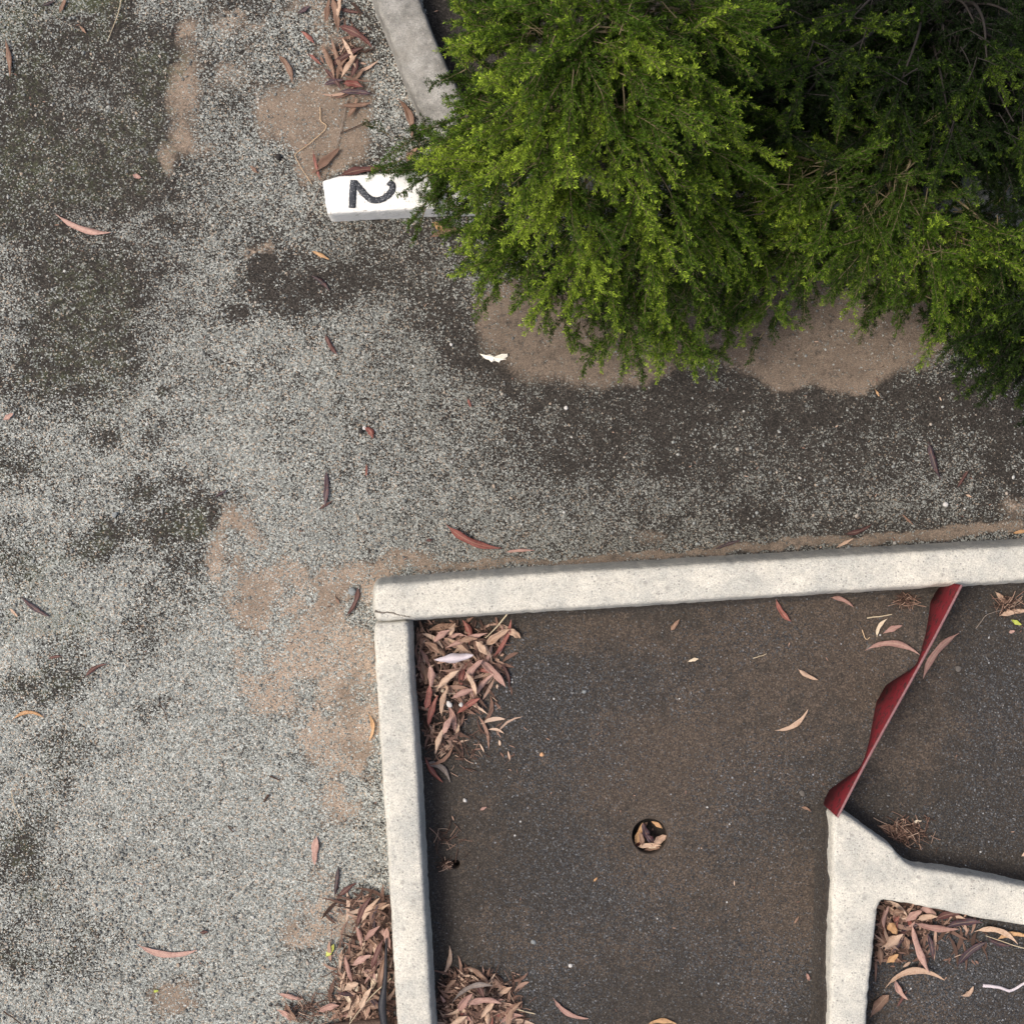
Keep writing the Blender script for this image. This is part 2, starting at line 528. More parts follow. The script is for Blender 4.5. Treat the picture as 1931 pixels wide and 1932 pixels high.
def ground_masks(u, v):
    wu = u + 34 * (fbm(u / 70, v / 70, 3) - .5) + 14 * (fbm(u / 16, v / 16, 5, 2) - .5)
    wv = v + 34 * (fbm(u / 70, v / 70, 31) - .5) + 14 * (fbm(u / 16, v / 16, 37, 2) - .5)
    dark = blobs(wu, wv, DARK)
    # beyond the surveyed frame: the same kind of patches from noise
    out = np.maximum(np.maximum(-u, u - 1931), np.maximum(-v, v - 1932))
    outf = sstep(0, 160, out)
    dark = np.maximum(dark, outf * sstep(.48, .7, fbm(u / 210, v / 210, 50)) * .85)
    sand = blobs(wu, wv, SAND, 2.0)
    sand = np.maximum(sand, outf * sstep(.6, .75, fbm(u / 260, v / 260, 61)) * .8)
    # brown earth with humus under the shrubs, their part shade put into its colour
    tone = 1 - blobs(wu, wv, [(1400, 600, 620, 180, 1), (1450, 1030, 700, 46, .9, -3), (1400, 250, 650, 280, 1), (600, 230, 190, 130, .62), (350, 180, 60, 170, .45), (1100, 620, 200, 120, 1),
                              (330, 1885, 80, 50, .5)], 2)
    moss = np.maximum(blobs(wu, wv, MOSS), .42 * dark * sstep(520, 330, u) + .16 * sstep(420, 60, u))
    var = fbm(u / 40, v / 40, 77)
    isl = fbm(u / 48, v / 48, 83, 5)
    sand = np.clip(sand * (.55 + .75 * tone * sstep(.35, .62, isl) + .6 * (1 - tone)) + (isl - .5) * .5 * sand * tone, 0, 1)
    tone = np.clip(tone - .5 * sstep(.5, .68, fbm(u / 60, v / 60, 88)) * tone, 0, 1)
    mott = fbm(u / 22, v / 22, 78, 5)
    pale = sstep(650, 1300, v) * sstep(760, 560, u)
    upper = sstep(1100, 150, v) * .17 + sstep(1000, 1300, u) * .10 + sstep(700, 100, u) * .05 + blobs(wu, wv, [(180, 350, 260, 420, .2)], 1)
    gravel = 0.90 + .14 * pale - upper - 0.80 * dark + 0.45 * (var - .5) + .55 * (mott - .5)
    # sand lies over the stones, only a few show through
    gravel = gravel * (1 - (0.58 + .38 * (1 - tone)) * sstep(.2, .9, sand)) 
    gravel = np.maximum(gravel, (.20 + .5 * (mott - .5) - .12 * sstep(400, 520, u)) * (1 - .6 * (1 - tone) * sstep(.3, .8, sand)))
    bed = in_poly(u, v, [(800, -1400), (800, 0), (845, 330), (3000, 330), (3000, -1400)])
    gravel = np.where(bed, -0.5, gravel)
    sand = np.where(bed, 0.0, sand)
    dirt = np.clip(blobs(wu, wv, [(1450, 820, 620, 270, .75), (900, 640, 220, 170, .5), (180, 330, 260, 330, .5), (700, 470, 160, 90, .4), (1300, 1010, 500, 60, .6)], 1.2) * (.6 + .8 * var), 0, .9)  # stones darker below the shrubs, behind the long kerb and at upper left
    return np.clip(gravel, -.5, 1.1), sand, tone, moss, dirt


N = 470
HALF = 1.9
g = np.linspace(-HALF, HALF, N)
gx, gy = np.meshgrid(g, g)
gu = gx / PXM + 965.5
gv = 966 - gy / PXM
gz = 0.006 * (fbm(gx * 3, gy * 3, 90) - .5) + 0.004 * (fbm(gx * 14, gy * 14, 91) - .5)
inl = in_poly(gu, gv, lane_poly)
gz = np.where(inl, -0.008, gz)
edge = (np.abs(gx) > HALF - .01) | (np.abs(gy) > HALF - .01)
gz = np.where(edge, -0.001, gz)
gravel, sandv, tonev, mossv, dullv = ground_masks(gu, gv)
verts = np.stack([gx, gy, gz], -1).reshape(-1, 3)
idx = np.arange(N * N).reshape(N, N)
q = np.stack([idx[:-1, :-1], idx[:-1, 1:], idx[1:, 1:], idx[1:, :-1]], -1).reshape(-1, 4)
CUP = W(1225, 1577.5)
CUP_R = 0.0515
DRAIN = W(859.5, 1630)
DRAIN_R = 0.0140
cen = verts[q].mean(1)
holes = (np.hypot(cen[:, 0] - CUP[0], cen[:, 1] - CUP[1]) < 0.08) | (np.hypot(cen[:, 0] - DRAIN[0], cen[:, 1] - DRAIN[1]) < 0.045)
q = q[~holes]
# outer apron of the same sheet, out to the horizon
BIG = 250.0
nv = len(verts)
outer = np.array([[-BIG, -BIG, -.001], [BIG, -BIG, -.001], [BIG, BIG, -.001], [-BIG, BIG, -.001]])
verts = np.vstack([verts, outer])
c0, c1, c2, c3 = idx[0, 0], idx[0, -1], idx[-1, -1], idx[-1, 0]


def fan(rim, a, b):
    # rim runs parallel to a->b; triangulate
    t = []
    h = len(rim) // 2
    for i in range(len(rim) - 1):
        t.append((a if i < h else b, rim[i + 1], rim[i]))
    t.append((a, b, rim[h]))
    return t


tr = fan(idx[0, :], nv, nv + 1) + fan(idx[:, -1], nv + 1, nv + 2) + fan(idx[-1, ::-1], nv + 2, nv + 3) + fan(idx[::-1, 0], nv + 3, nv)
me = mesh_np('ground', verts, q, tr)


def padv(a, val):
    return np.concatenate([a.ravel(), np.full(4, val)])


attr(me, 'gravel', padv(gravel, .7))
attr(me, 'sand', padv(sandv, .1))
attr(me, 'sandtone', padv(tonev, .6))
attr(me, 'moss', padv(mossv, .1))
attr(me, 'dirt', padv(dullv, .2))
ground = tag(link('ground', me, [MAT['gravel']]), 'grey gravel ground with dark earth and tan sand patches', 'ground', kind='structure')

# the playing surface inside the kerbs
LB = [(1230, 1470, 190, 130, .75), (1110, 1200, 200, 50, .5), (1450, 1330, 200, 160, .55), (1300, 1700, 130, 120, .45), (1480, 1720, 90, 120, .75),
      (1560, 1180, 220, 70, .6), (1680, 1280, 120, 70, .6), (1720, 1450, 60, 60, .4), (1020, 1780, 180, 70, .45), (1240, 1640, 90, 50, .6), (1820, 1380, 120, 60, .4),
      (880, 1560, 60, 200, .35), (1720, 1880, 90, 60, .9), (1760, 1650, 160, 16, .9, 12), (1420, 1870, 60, 40, .5)]
LS = [(1000, 1300, 130, 90, .85), (1050, 1420, 120, 90, .75), (1120, 1700, 160, 90, .75), (1000, 1860, 140, 90, .85), (1480, 1860, 120, 80, .8), (1320, 1790, 120, 60, .6),
      (1880, 1350, 80, 160, .8), (1480, 1480, 120, 80, .5), (1420, 1200, 120, 50, .45), (1830, 1560, 120, 60, .7), (1800, 1830, 180, 110, 1.3), (1400, 1560, 100, 120, .45),
      (1230, 1300, 120, 60, .5), (1060, 1600, 90, 80, .6)]
step = 0.0075
xs = np.arange(W(742, 0)[0] - .01, 2.4, step)
ys = np.arange(-2.4, W(0, 1040)[1], step)
lx, ly = np.meshgrid(xs, ys)
lu = lx / PXM + 965.5
lv = 966 - ly / PXM
ok = in_poly(lu, lv, lane_poly)
lz = 0.003 + 0.004 * (fbm(lx * 4, ly * 4, 120) - .5) + 0.0025 * (fbm(lx * 20, ly * 20, 121) - .5)
# soft dip round the cup
rc = np.hypot(lx - CUP[0], ly - CUP[1])
lz -= 0.004 * np.exp(-(np.maximum(rc - CUP_R, 0) / .018) ** 2)

K3L = [(1587, 1531), (1570, 1540), (1570, 1616), (1569, 1700), (1567, 1786), (1563, 1932), (1500, 2950)]
K3R = [(1587, 1531), (1655, 1580), (1690, 1606), (1727, 1637), (1819, 1650), (1931, 1672), (2950, 1850)]
lidx = np.arange(lx.size).reshape(lx.shape)
lq = np.stack([lidx[:-1, :-1], lidx[:-1, 1:], lidx[1:, 1:], lidx[1:, :-1]], -1).reshape(-1, 4)
okf = ok.ravel()[lq].all(1)
lq = lq[okf]
lverts = np.stack([lx, ly, lz], -1).reshape(-1, 3)
for (hc, hr) in ((CUP, CUP_R), (DRAIN, DRAIN_R)):
    cc = lverts[lq].mean(1)
    gone = np.hypot(cc[:, 0] - hc[0], cc[:, 1] - hc[1]) < hr
    bad = np.unique(lq[gone])
    lq = lq[~gone]
    used = np.unique(lq)
    rim = np.intersect1d(bad, used)
    d = lverts[rim, :2] - np.array(hc)
    d = d / np.linalg.norm(d, axis=1, keepdims=True)
    lverts[rim, :2] = np.array(hc) + d * hr
used = np.unique(lq)
remap = np.full(len(lverts), -1)
remap[used] = np.arange(len(used))
PV, PQ = [lverts[used]], [remap[lq]]
pb = len(used)
bank_n = 0
for line, hh, out_w, sg in ((K3L, .07, .024, 1), (K3R, .042, .03, -1), ([(773, 1171), (776, 1290), (791, 1500), (816, 1932), (870, 2950)], .02, .02, -1), ([(773, 1168), (1290, 1135), (1931, 1096), (2950, 1038)], .02, .02, 1)):
    lw = np.array([W(u, v, .115) for u, v in line])
    seg = np.r_[0, np.cumsum(np.linalg.norm(np.diff(lw, axis=0), axis=1))]
    sa = np.arange(0, seg[-1], .01)
    p = np.column_stack([np.interp(sa, seg, lw[:, 0]), np.interp(sa, seg, lw[:, 1])])
    for _ in range(3):
        p[1:-1] = .5 * p[1:-1] + .25 * (p[:-2] + p[2:])
    t = np.gradient(p, axis=0)
    t /= np.linalg.norm(t, axis=1, keepdims=True)
    nr = np.stack([t[:, 1], -t[:, 0]], 1) * sg
    hv = hh * (.55 + .9 * fbm(sa * 9, sa * 0, 180 + len(line)))
    rows = []
    for o, f in ((-.012, 1.0), (.003, .93), (.008, .6), (.013, .34), (.6 * out_w + .006, .14), (out_w, .03), (out_w + .012, -.12)):
        q3 = p + nr * (o + .005 * (fbm(sa * 30, sa * 0 + o * 99, 190, 2) - .5))[:, None]
        rows.append(np.column_stack([q3, .004 + hv * f]))
    m = len(sa)
    PV.append(np.vstack(rows))
    ii = np.arange(m - 1)
    for r_ in range(6):
        a_ = pb + r_ * m + ii
        PQ.append(np.column_stack([a_, a_ + 1, a_ + 1 + m, a_ + m]) if sg < 0 else np.column_stack([a_, a_ + m, a_ + 1 + m, a_ + 1]))
    pb += 7 * m
    bank_n += 7 * m
me = mesh_np('pavement', np.vstack(PV), np.vstack(PQ))
wu = lu + 50 * (fbm(lu / 90, lv / 90, 140) - .5)
wv = lv + 50 * (fbm(lu / 90, lv / 90, 141) - .5)
outl = sstep(0, 160, np.maximum(lu - 1931, lv - 1932))
lb = np.maximum(blobs(wu, wv, LB), outl * fbm(lu / 150, lv / 150, 160))
ls = np.maximum(blobs(wu, wv, LS), outl * .6 * fbm(lu / 150, lv / 150, 161)) * .9 + .12
# dark strip of dirt along the left kerb's foot, with its contact shade painted in
foot = np.exp(-((lu - (790 + (lv - 1290) * .062) - 30) / 34.) ** 2)
lb = (lb * .9 + .3 * fbm(lu / 60, lv / 60, 165)) * (1 - .8 * foot)
ls = ls * (1 - .8 * foot)
attr(me, 'brown', np.r_[lb.ravel()[used], np.full(bank_n, .18)])
attr(me, 'speck', np.r_[ls.ravel()[used], np.full(bank_n, .12)])
lane = tag(link('pavement', me, [MAT['lane']]), 'dark worn playing surface inside the pale kerbs', 'pavement', kind='structure')

# ------------------------------------------------------------------ kerbs


def resample(poly, step):
    out = []
    n = len(poly)
    for i in range(n):
        a = np.array(poly[i], float)
        b = np.array(poly[(i + 1) % n], float)
        L = np.linalg.norm(b - a)
        k = max(1, int(round(L / step)))
        for j in range(k):
            out.append(a + (b - a) * j / k)
    return np.array(out)


def smooth_loop(p, it):
    for _ in range(it):
        p = p * .5 + (np.roll(p, 1, 0) + np.roll(p, -1, 0)) * .25
    return p


def kerb_mesh(name, outline_uv, h, seed, batter=0.006, rough=0.004, bevel=0.012, soft=2):
    """stone block from the outline of its top, with battered sides and a worn rounded arris"""
    p = np.array([W(u, v, h) for u, v in outline_uv])
    area = 0.5 * np.sum(p[:, 0] * np.roll(p[:, 1], -1) - np.roll(p[:, 0], -1) * p[:, 1])
    if area < 0:
        p = p[::-1]
    p = smooth_loop(resample(p, 0.008), soft)
    t = np.roll(p, -1, 0) - np.roll(p, 1, 0)
    t /= np.linalg.norm(t, axis=1, keepdims=True) + 1e-9
    nrm = np.stack([t[:, 1], -t[:, 0]], 1)         # outward for CCW
    j = rough * .4 * (fbm(p[:, 0] * 26, p[:, 1] * 26, seed) - .5) + rough * .6 * (fbm(p[:, 0] * 90, p[:, 1] * 90, seed + 4, 2) - .5)
    chip = np.maximum(0, fbm(p[:, 0] * 30, p[:, 1] * 30, seed + 9) - .62) * .010
    p = p + nrm * (j - chip)[:, None]
    wob = fbm(p[:, 0] * 40, p[:, 1] * 40, seed + 20, 3) - .5
    rings = [(-batter - .002, -.03), (-batter, .004), (-batter * .7, h * .4), (-batter * .35, h * .72), (0.0, h - bevel * 1.05), (bevel * .22, h - bevel * .45),
             (bevel * .62, h - bevel * .12), (bevel * 1.15, h)]
    V, F = [], []
    n = len(p)
    for k, (off, z) in enumerate(rings):
        nz = (fbm(p[:, 0] * 60 + 31 * k, p[:, 1] * 60, seed + 30 + k, 2) - .5) * .0022 * (1 if 1 < k < 7 else 0)
        q2 = p - nrm * (off + nz + wob * .0022 * (k > 3))[:, None]
        zz = np.full(n, z) + (nz if k >= 4 else 0)
        V.append(np.column_stack([q2, zz]))
    for k in range(len(rings) - 1):
        a = np.arange(n) + k * n
        b = np.roll(np.arange(n), -1) + k * n
        F.append(np.column_stack([a, b, b + n, a + n]))
    V = np.vstack(V)
    F = np.vstack(F)
    bm = bmesh.new()
    bv = [bm.verts.new(c) for c in V]
    for f in F:
        bm.faces.new([bv[i] for i in f])
    cap = [bv[(len(rings) - 1) * n + i] for i in range(n)]
    es = []
    for i in range(n):
        e = bm.edges.get((cap[i], cap[(i + 1) % n]))
        es.append(e)
    r = bmesh.ops.triangle_fill(bm, edges=es, use_beauty=True, normal=(0, 0, 1))
    bm.normal_update()
    for f in bm.faces:
        f.smooth = True
    me = bpy.data.meshes.new(name)
    bm.to_mesh(me)
    bm.free()
    return me


KH = 0.13
K1 = [(707, 1102), (760, 1099), (850, 1092), (960, 1084), (1120, 1075), (1290, 1065), (1500, 1053), (1700, 1041), (1931, 1028), (2950, 968),
      (2950, 1038), (1931, 1096), (1700, 1109), (1500, 1121), (1290, 1135), (1100, 1147), (960, 1155), (773, 1168), (712, 1173), (704, 1150)]
kerb1 = tag(link('concrete_kerb', kerb_mesh('concrete_kerb', K1, KH, 201, batter=.013, rough=.0045, bevel=.013), [MAT['kerb']]),
            'long pale concrete kerb running across under the gravel strip, cracked at its left end', 'kerb', 'kerbs of the mini golf hole')
K2 = [(707, 1175), (771, 1171), (773, 1225), (776, 1290), (783, 1380), (791, 1500), (796, 1600), (803, 1720), (811, 1850), (816, 1932), (870, 2950),
      (802, 2950), (749, 1932), (744, 1850), (738, 1740), (730, 1600), (722, 1480), (716, 1380), (709, 1270), (705, 1200)]
kerb2 = tag(link('concrete_kerb', kerb_mesh('concrete_kerb', K2, KH - .004, 233, rough=.004), [MAT['kerb']]),
            'long pale concrete kerb running down between the gravel and the dark surface with the cup', 'kerb', 'kerbs of the mini golf hole')
K3 = [(1569, 1536), (1587, 1531), (1620, 1553), (1655, 1580), (1687, 1602), (1692, 1612), (1707, 1626), (1727, 1637), (1770, 1643), (1819, 1650), (1875, 1661), (1931, 1672),
      (2950, 1850), (2950, 1925), (1931, 1747), (1870, 1737), (1805, 1725), (1760, 1715), (1717, 1706), (1685, 1701), (1661, 1698), (1656, 1712), (1653, 1730),
      (1649, 1765), (1646, 1800), (1640, 1853), (1634, 1932), (1550, 2950), (1478, 2950), (1563, 1932), (1565, 1860), (1567, 1786), (1569, 1700), (1569, 1616), (1570, 1570)]
kerb3 = tag(link('concrete_kerb', kerb_mesh('concrete_kerb', K3, KH - .015, 260, batter=.004, rough=.005), [MAT['kerb']]),
            'forked pale concrete kerb with its pointed end under the red board', 'kerb', 'kerbs of the mini golf hole')
K4 = [(707, 0), (735, 70), (760, 136), (790, 205), (817, 258), (845, 305), (905, 290), (880, 200), (850, 140), (828, 92), (792, 0), (560, -640), (475, -640)]
kerb4 = tag(link('concrete_kerb', kerb_mesh('concrete_kerb', K4, .1, 281, rough=.004), [MAT['kerb_old']]),
            'slanting weathered grey kerb along the left side of the shrub bed', 'kerb', 'kerbs round the shrub bed')
K5 = [(607, 341), (640, 332), (740, 325), (835, 319), (930, 317), (930, 390), (835, 393), (760, 396), (680, 400), (617, 404)]
kerb5 = tag(link('numbered_kerb', kerb_mesh('numbered_kerb', K5, .1, 300, rough=.002, bevel=.007, batter=.003, soft=1), [MAT['kerb_white']]),
            'white painted kerb end carrying a black hand painted number 2', 'kerb')
K6 = [(934, 321), (1300, 334), (1931, 330), (2950, 320), (2950, 375), (1931, 385), (1300, 390), (934, 390)]
kerb6 = tag(link('concrete_kerb', kerb_mesh('concrete_kerb', K6, .09, 320, rough=.004), [MAT['kerb_old']]),
            'grey kerb half hidden beneath the green shrubs, running on from the numbered end', 'kerb', 'kerbs round the shrub bed')


def ribbon(name, pts, widths, z, mat, parent=None, thick=0.0015, jit=0.0, closed=False):
    """flat painted stroke following pts (world x, y)"""
    p = np.array(pts, float)
    t = np.gradient(p, axis=0)
    t /= np.linalg.norm(t, axis=1, keepdims=True) + 1e-9
    nr = np.stack([-t[:, 1], t[:, 0]], 1)
    w = np.array(widths)
    n = len(p)
    a = p + nr * (w / 2 + rng.normal(0, 1, n) * jit)[:, None]
    b = p - nr * (w / 2 + rng.normal(0, 1, n) * jit)[:, None]
    zz = np.full(n, z)
    V = np.vstack([np.column_stack([a, zz]), np.column_stack([b, zz]), np.column_stack([a, zz - thick]), np.column_stack([b, zz - thick])])
    Q = []
    for i in range(n - 1):
        Q += [(i + n, i + n + 1, i + 1, i), (i + 1, i, i + 2 * n, i + 2 * n + 1)[::-1], (i + n, i + n + 1, i + 3 * n + 1, i + 3 * n)[::-1]]
    Q += [(0, n, 3 * n, 2 * n), (2 * n - 1, n - 1, 3 * n - 1, 4 * n - 1)]
    return link(name, mesh_np(name, V, Q, smooth=False), [mat], parent)


def cr(pts, n=10):
    """Catmull-Rom through points"""
    P = [np.array(p, float) for p in pts]
    P = [2 * P[0] - P[1]] + P + [2 * P[-1] - P[-2]]
    out = []
    for i in range(1, len(P) - 2):
        for k in range(n):
            t = k / n
            a, b, c, d = P[i - 1], P[i], P[i + 1], P[i + 2]
            out.append(.5 * ((2 * b) + (-a + c) * t + (2 * a - 5 * b + 4 * c - d) * t * t + (-a + 3 * b - 3 * c + d) * t ** 3))
    out.append(P[-2])
    return np.array(out)


dz = .1015
bar = [W(u, v, dz) for u, v in cr([(667, 340), (666, 358), (665, 376), (664.5, 393)], 8)]
bowl = [W(u, v, dz) for u, v in cr([(669, 345), (680, 357), (692, 371), (705, 378), (718, 377), (730, 370), (739, 360), (740, 350), (733, 343)], 8)]
num = ribbon('painted_number', bar, [.0185] * len(bar), dz + .001, MAT['digit'], kerb5, jit=.0005)
num2 = ribbon('painted_number', bowl, [.0175] * len(bowl), dz + .0003, MAT['digit'], kerb5, jit=.0005)
# one painted digit: join the second stroke into the first
bm = bmesh.new()
bm.from_mesh(num.data)
bm.from_mesh(num2.data)
bm.to_mesh(num.data)
bm.free()
bpy.data.objects.remove(num2)
# crack at the end of the long kerb
ck = [W(u, v, KH + .001) for u, v in cr([(707, 1153), (722, 1156), (735, 1155), (752, 1160), (764, 1163), (773, 1164)], 5)]
ribbon('crack', ck, list(np.linspace(.005, .0015, len(ck))), KH + .0012, MAT['crack'], kerb1, thick=.003, jit=.0008)

# ------------------------------------------------------------------ red board with two arches
A = np.array(W(1813, 1104, .19))
B = np.array(W(1579, 1542, .19))
BL = np.linalg.norm(B - A)
bd = (B - A) / BL
bn = np.array([-bd[1], bd[0]])
th = .0055
top = .19
prof = []                        # (distance along, bottom height of the board)
ctrl = [(0, 0), (.085, 0), (.14, .05), (.22, .11), (.30, .155), (.35, .172), (.40, .105), (.45, .03), (.475, 0), (.535, 0), (.60, .055), (.68, .125), (.75, .168), (.80, .172), (.86, .10), (.92, .03),
        (.945, 0), (1, 0)]
ctrl = [(d * BL, z) for d, z in ctrl]
ss = np.linspace(0, BL, 90)
bz = np.interp(ss, [c[0] for c in ctrl], [c[1] for c in ctrl])
bz = np.convolve(np.pad(bz, 1, 'edge'), np.ones(3) / 3, 'valid') - .004
V, Q = [], []
for side in (-1, 1):
    for s, z0 in zip(ss, bz):
        p = A + bd * s + bn * side * th / 2 + bn * .002 * math.sin(s * 9)
        V.append((p[0], p[1], z0))
        V.append((p[0], p[1], top - .003))
n2 = len(ss) * 2
for i in range(len(ss) - 1):
    a = 2 * i
    Q += [(a, a + 1, a + 3, a + 2), (n2 + a, n2 + a + 2, n2 + a + 3, n2 + a + 1), (a, a + 2, n2 + a + 2, n2 + a), (a + 1, n2 + a + 1, n2 + a + 3, a + 3)]
e = n2 - 2
Q += [(0, n2, n2 + 1, 1), (e, e + 1, n2 + e + 1, n2 + e)]
board = thing('red_gate_board', 'upright red painted board with two arched openings between the pale kerbs', 'board', (A[0], A[1], 0))
bo = link('board', mesh_np('board', np.array(V) - np.array([A[0], A[1], 0]), Q, smooth=False), [MAT['red']], board)
V, Q = [], []
for i, s in enumerate(ss):
    for k, (o, z) in enumerate(((-.55, top - .003), (-.45, top), (.45, top), (.55, top - .003))):
        p = bd * s + bn * o * th * 1.02 + bn * .002 * math.sin(s * 9)
        V.append((p[0], p[1], z + .0008))
for i in range(len(ss) - 1):
    for k in range(3):
        a = 4 * i + k
        Q.append((a, a + 1, a + 5, a + 4))
eo = link('worn_edge', mesh_np('worn_edge', V, Q), [MAT['red_edge']], board)

# ------------------------------------------------------------------ cup and drain


def lathe(name, prof, n=48, mat=None, parent=None, jit=0):
    V, Q = [], []
    m = len(prof)
    for i in range(n):
        a = 2 * math.pi * i / n
        for r, z in prof:
            V.append((r * math.cos(a), r * math.sin(a), z))
    for i in range(n):
        for k in range(m - 1):
            a = i * m + k
            b = ((i + 1) % n) * m + k
            Q.append((a, b, b + 1, a + 1))
    return link(name, mesh_np(name, V, Q), [mat], parent)


cup = thing('golf_cup', 'round golf cup sunk in the dark surface, half full of dead leaves', 'golf hole', (CUP[0], CUP[1], 0))
lathe('lining', [(CUP_R + .004, -.004), (CUP_R + .001, .0005), (CUP_R - .003, -.003), (CUP_R - .004, -.012), (CUP_R - .005, -.085)], 48, MAT['cup_metal'], cup)
lathe('mud_floor', [(CUP_R - .004, -.062), (.03, -.058), (.014, -.055), (.0005, -.054)], 32, MAT['cup_soil'], cup)
drain = thing('drain_hole', 'small round drain hole near the left kerb with a plug of debris', 'hole', (DRAIN[0], DRAIN[1], 0))
lathe('lining', [(DRAIN_R + .004, -.005), (DRAIN_R + .001, .001), (DRAIN_R - .002, -.003), (DRAIN_R - .002, -.05), (.0005, -.05)], 28, MAT['cup_metal'], drain)

# ------------------------------------------------------------------ dead leaves
used_labels = {}


def uniq(label, alts):
    """extend a label with further true details until nothing else carries it"""
    for a in [''] + alts:
        c = (label + ' ' + a).strip()
        if c not in used_labels and len(c.split()) <= 16:
            used_labels[c] = 1
            return c
    used_labels[label] = used_labels.get(label, 0) + 1
    return label


def dir_word(u1, v1, u2, v2):
    a = math.degrees(math.atan2(-(v2 - v1), u2 - u1)) % 180
    if a < 22 or a > 158:
        return 'lying crosswise'
    if a < 68:
        return 'slanting up to the right'
    if a < 112:
        return 'lying lengthwise'
    return 'slanting up to the left'


def leaf_geo(u1, v1, u2, v2, w, bow=0.0, z=0.004, curl=None, lift=None, stalk=True):
    """narrow gum leaf from (u1,v1) to the tip (u2,v2); w in map units; bow = sideways sag as a share of the length"""
    x1, y1 = W(u1, v1, z)
    x2, y2 = W(u2, v2, z)
    L = math.hypot(x2 - x1, y2 - y1)
    w = w * PXM
    n = 12
    cen = np.array([(x1 + x2) / 2, (y1 + y2) / 2])
    ax = np.array([x2 - x1, y2 - y1]) / (L + 1e-9)
    nr = np.array([-ax[1], ax[0]])
    curl = random.uniform(-.4, .55) if curl is None else curl
    lift = random.uniform(0, .05) if lift is None else lift
    sk = random.uniform(.85, 1.25)
    wav = random.uniform(0, 6)
    tw = random.uniform(-.7, .7)
    V, AC = [], []
    tt = np.linspace(0, 1, n + 1)
    cl = np.array([ax * (t - .5) * L + nr * bow * L * (4 * t * (1 - t) - .67) for t in tt])
    tg = np.gradient(cl, axis=0)
    tg /= np.linalg.norm(tg, axis=1, keepdims=True) + 1e-9
    for i, t in enumerate(tt):
        e = t ** sk
        hw = (math.sin(math.pi * e) ** .75) * (1 - .25 * t) * 1.15
        if stalk and t < .10:
            hw = min(hw, .16)
        hw = max(hw, .05) * w / 2 * (1 + .16 * math.sin(wav * 3 + 13 * t) * (t > .2))
        m = np.array([-tg[i, 1], tg[i, 0]])
        for k, a in enumerate((-1, -.55, 0, .55, 1)):
            p = cl[i] + m * a * hw
            zz = a * hw * tw * (2 * t - 1) + abs(a) ** 1.6 * hw * curl + lift * L * (2 * t - 1) ** 2 + .0012 * math.sin(wav + 9 * t + 2 * a) * (hw / .006)
            V.append((p[0], p[1], zz))
            AC.append(a)
    V = np.array(V)
    V[:, 2] -= V[:, 2].min()
    Q = []
    for i in range(n):
        for k in range(4):
            a = i * 5 + k
            Q.append((a, a + 1, a + 6, a + 5))
    # give the blade its thickness
    nV = len(V)
    lo = V.copy()
    lo[:, 2] -= .0007
    V = np.vstack([V, lo])
    Q2 = [tuple(x + nV for x in qd[::-1]) for qd in Q]
    rim = [i * 5 for i in range(n + 1)]
    rim2 = [i * 5 + 4 for i in range(n + 1)]
    for i in range(n):
        Q2.append((rim[i], rim[i + 1], rim[i + 1] + nV, rim[i] + nV))
        Q2.append((rim2[i + 1], rim2[i], rim2[i] + nV, rim2[i + 1] + nV))
    V[:, 2] += .0007
    return V, Q + Q2, np.array(AC + AC), (cen[0], cen[1], z)


def add_leaf(u1, v1, u2, v2, w, col, bow=0., z=.004, label=None, group=None, name='fallen_leaf', cat='leaf', tilt=(0, 0), **kw):
    V, Qd, ac, loc = leaf_geo(u1, v1, u2, v2, w, bow, z, **kw)
    me = mesh_np(name, V, Qd)
    attr(me, 'across', ac)
    o = link(name, me, [MAT['leaf_' + col]])
    o.location = loc
    o.rotation_euler = (tilt[0], tilt[1], 0)
    return tag(o, label, cat, group)


def size_word(L):
    return 'long' if L > 75 else ('short' if L < 32 else '')


def shape_word(bow, w, L):
    if abs(bow) > .12:
        return 'sickle curved'
    if w / max(L, 1) < .13:
        return 'narrow'
    if w / max(L, 1) > .28:
        return 'broad'
    return ''


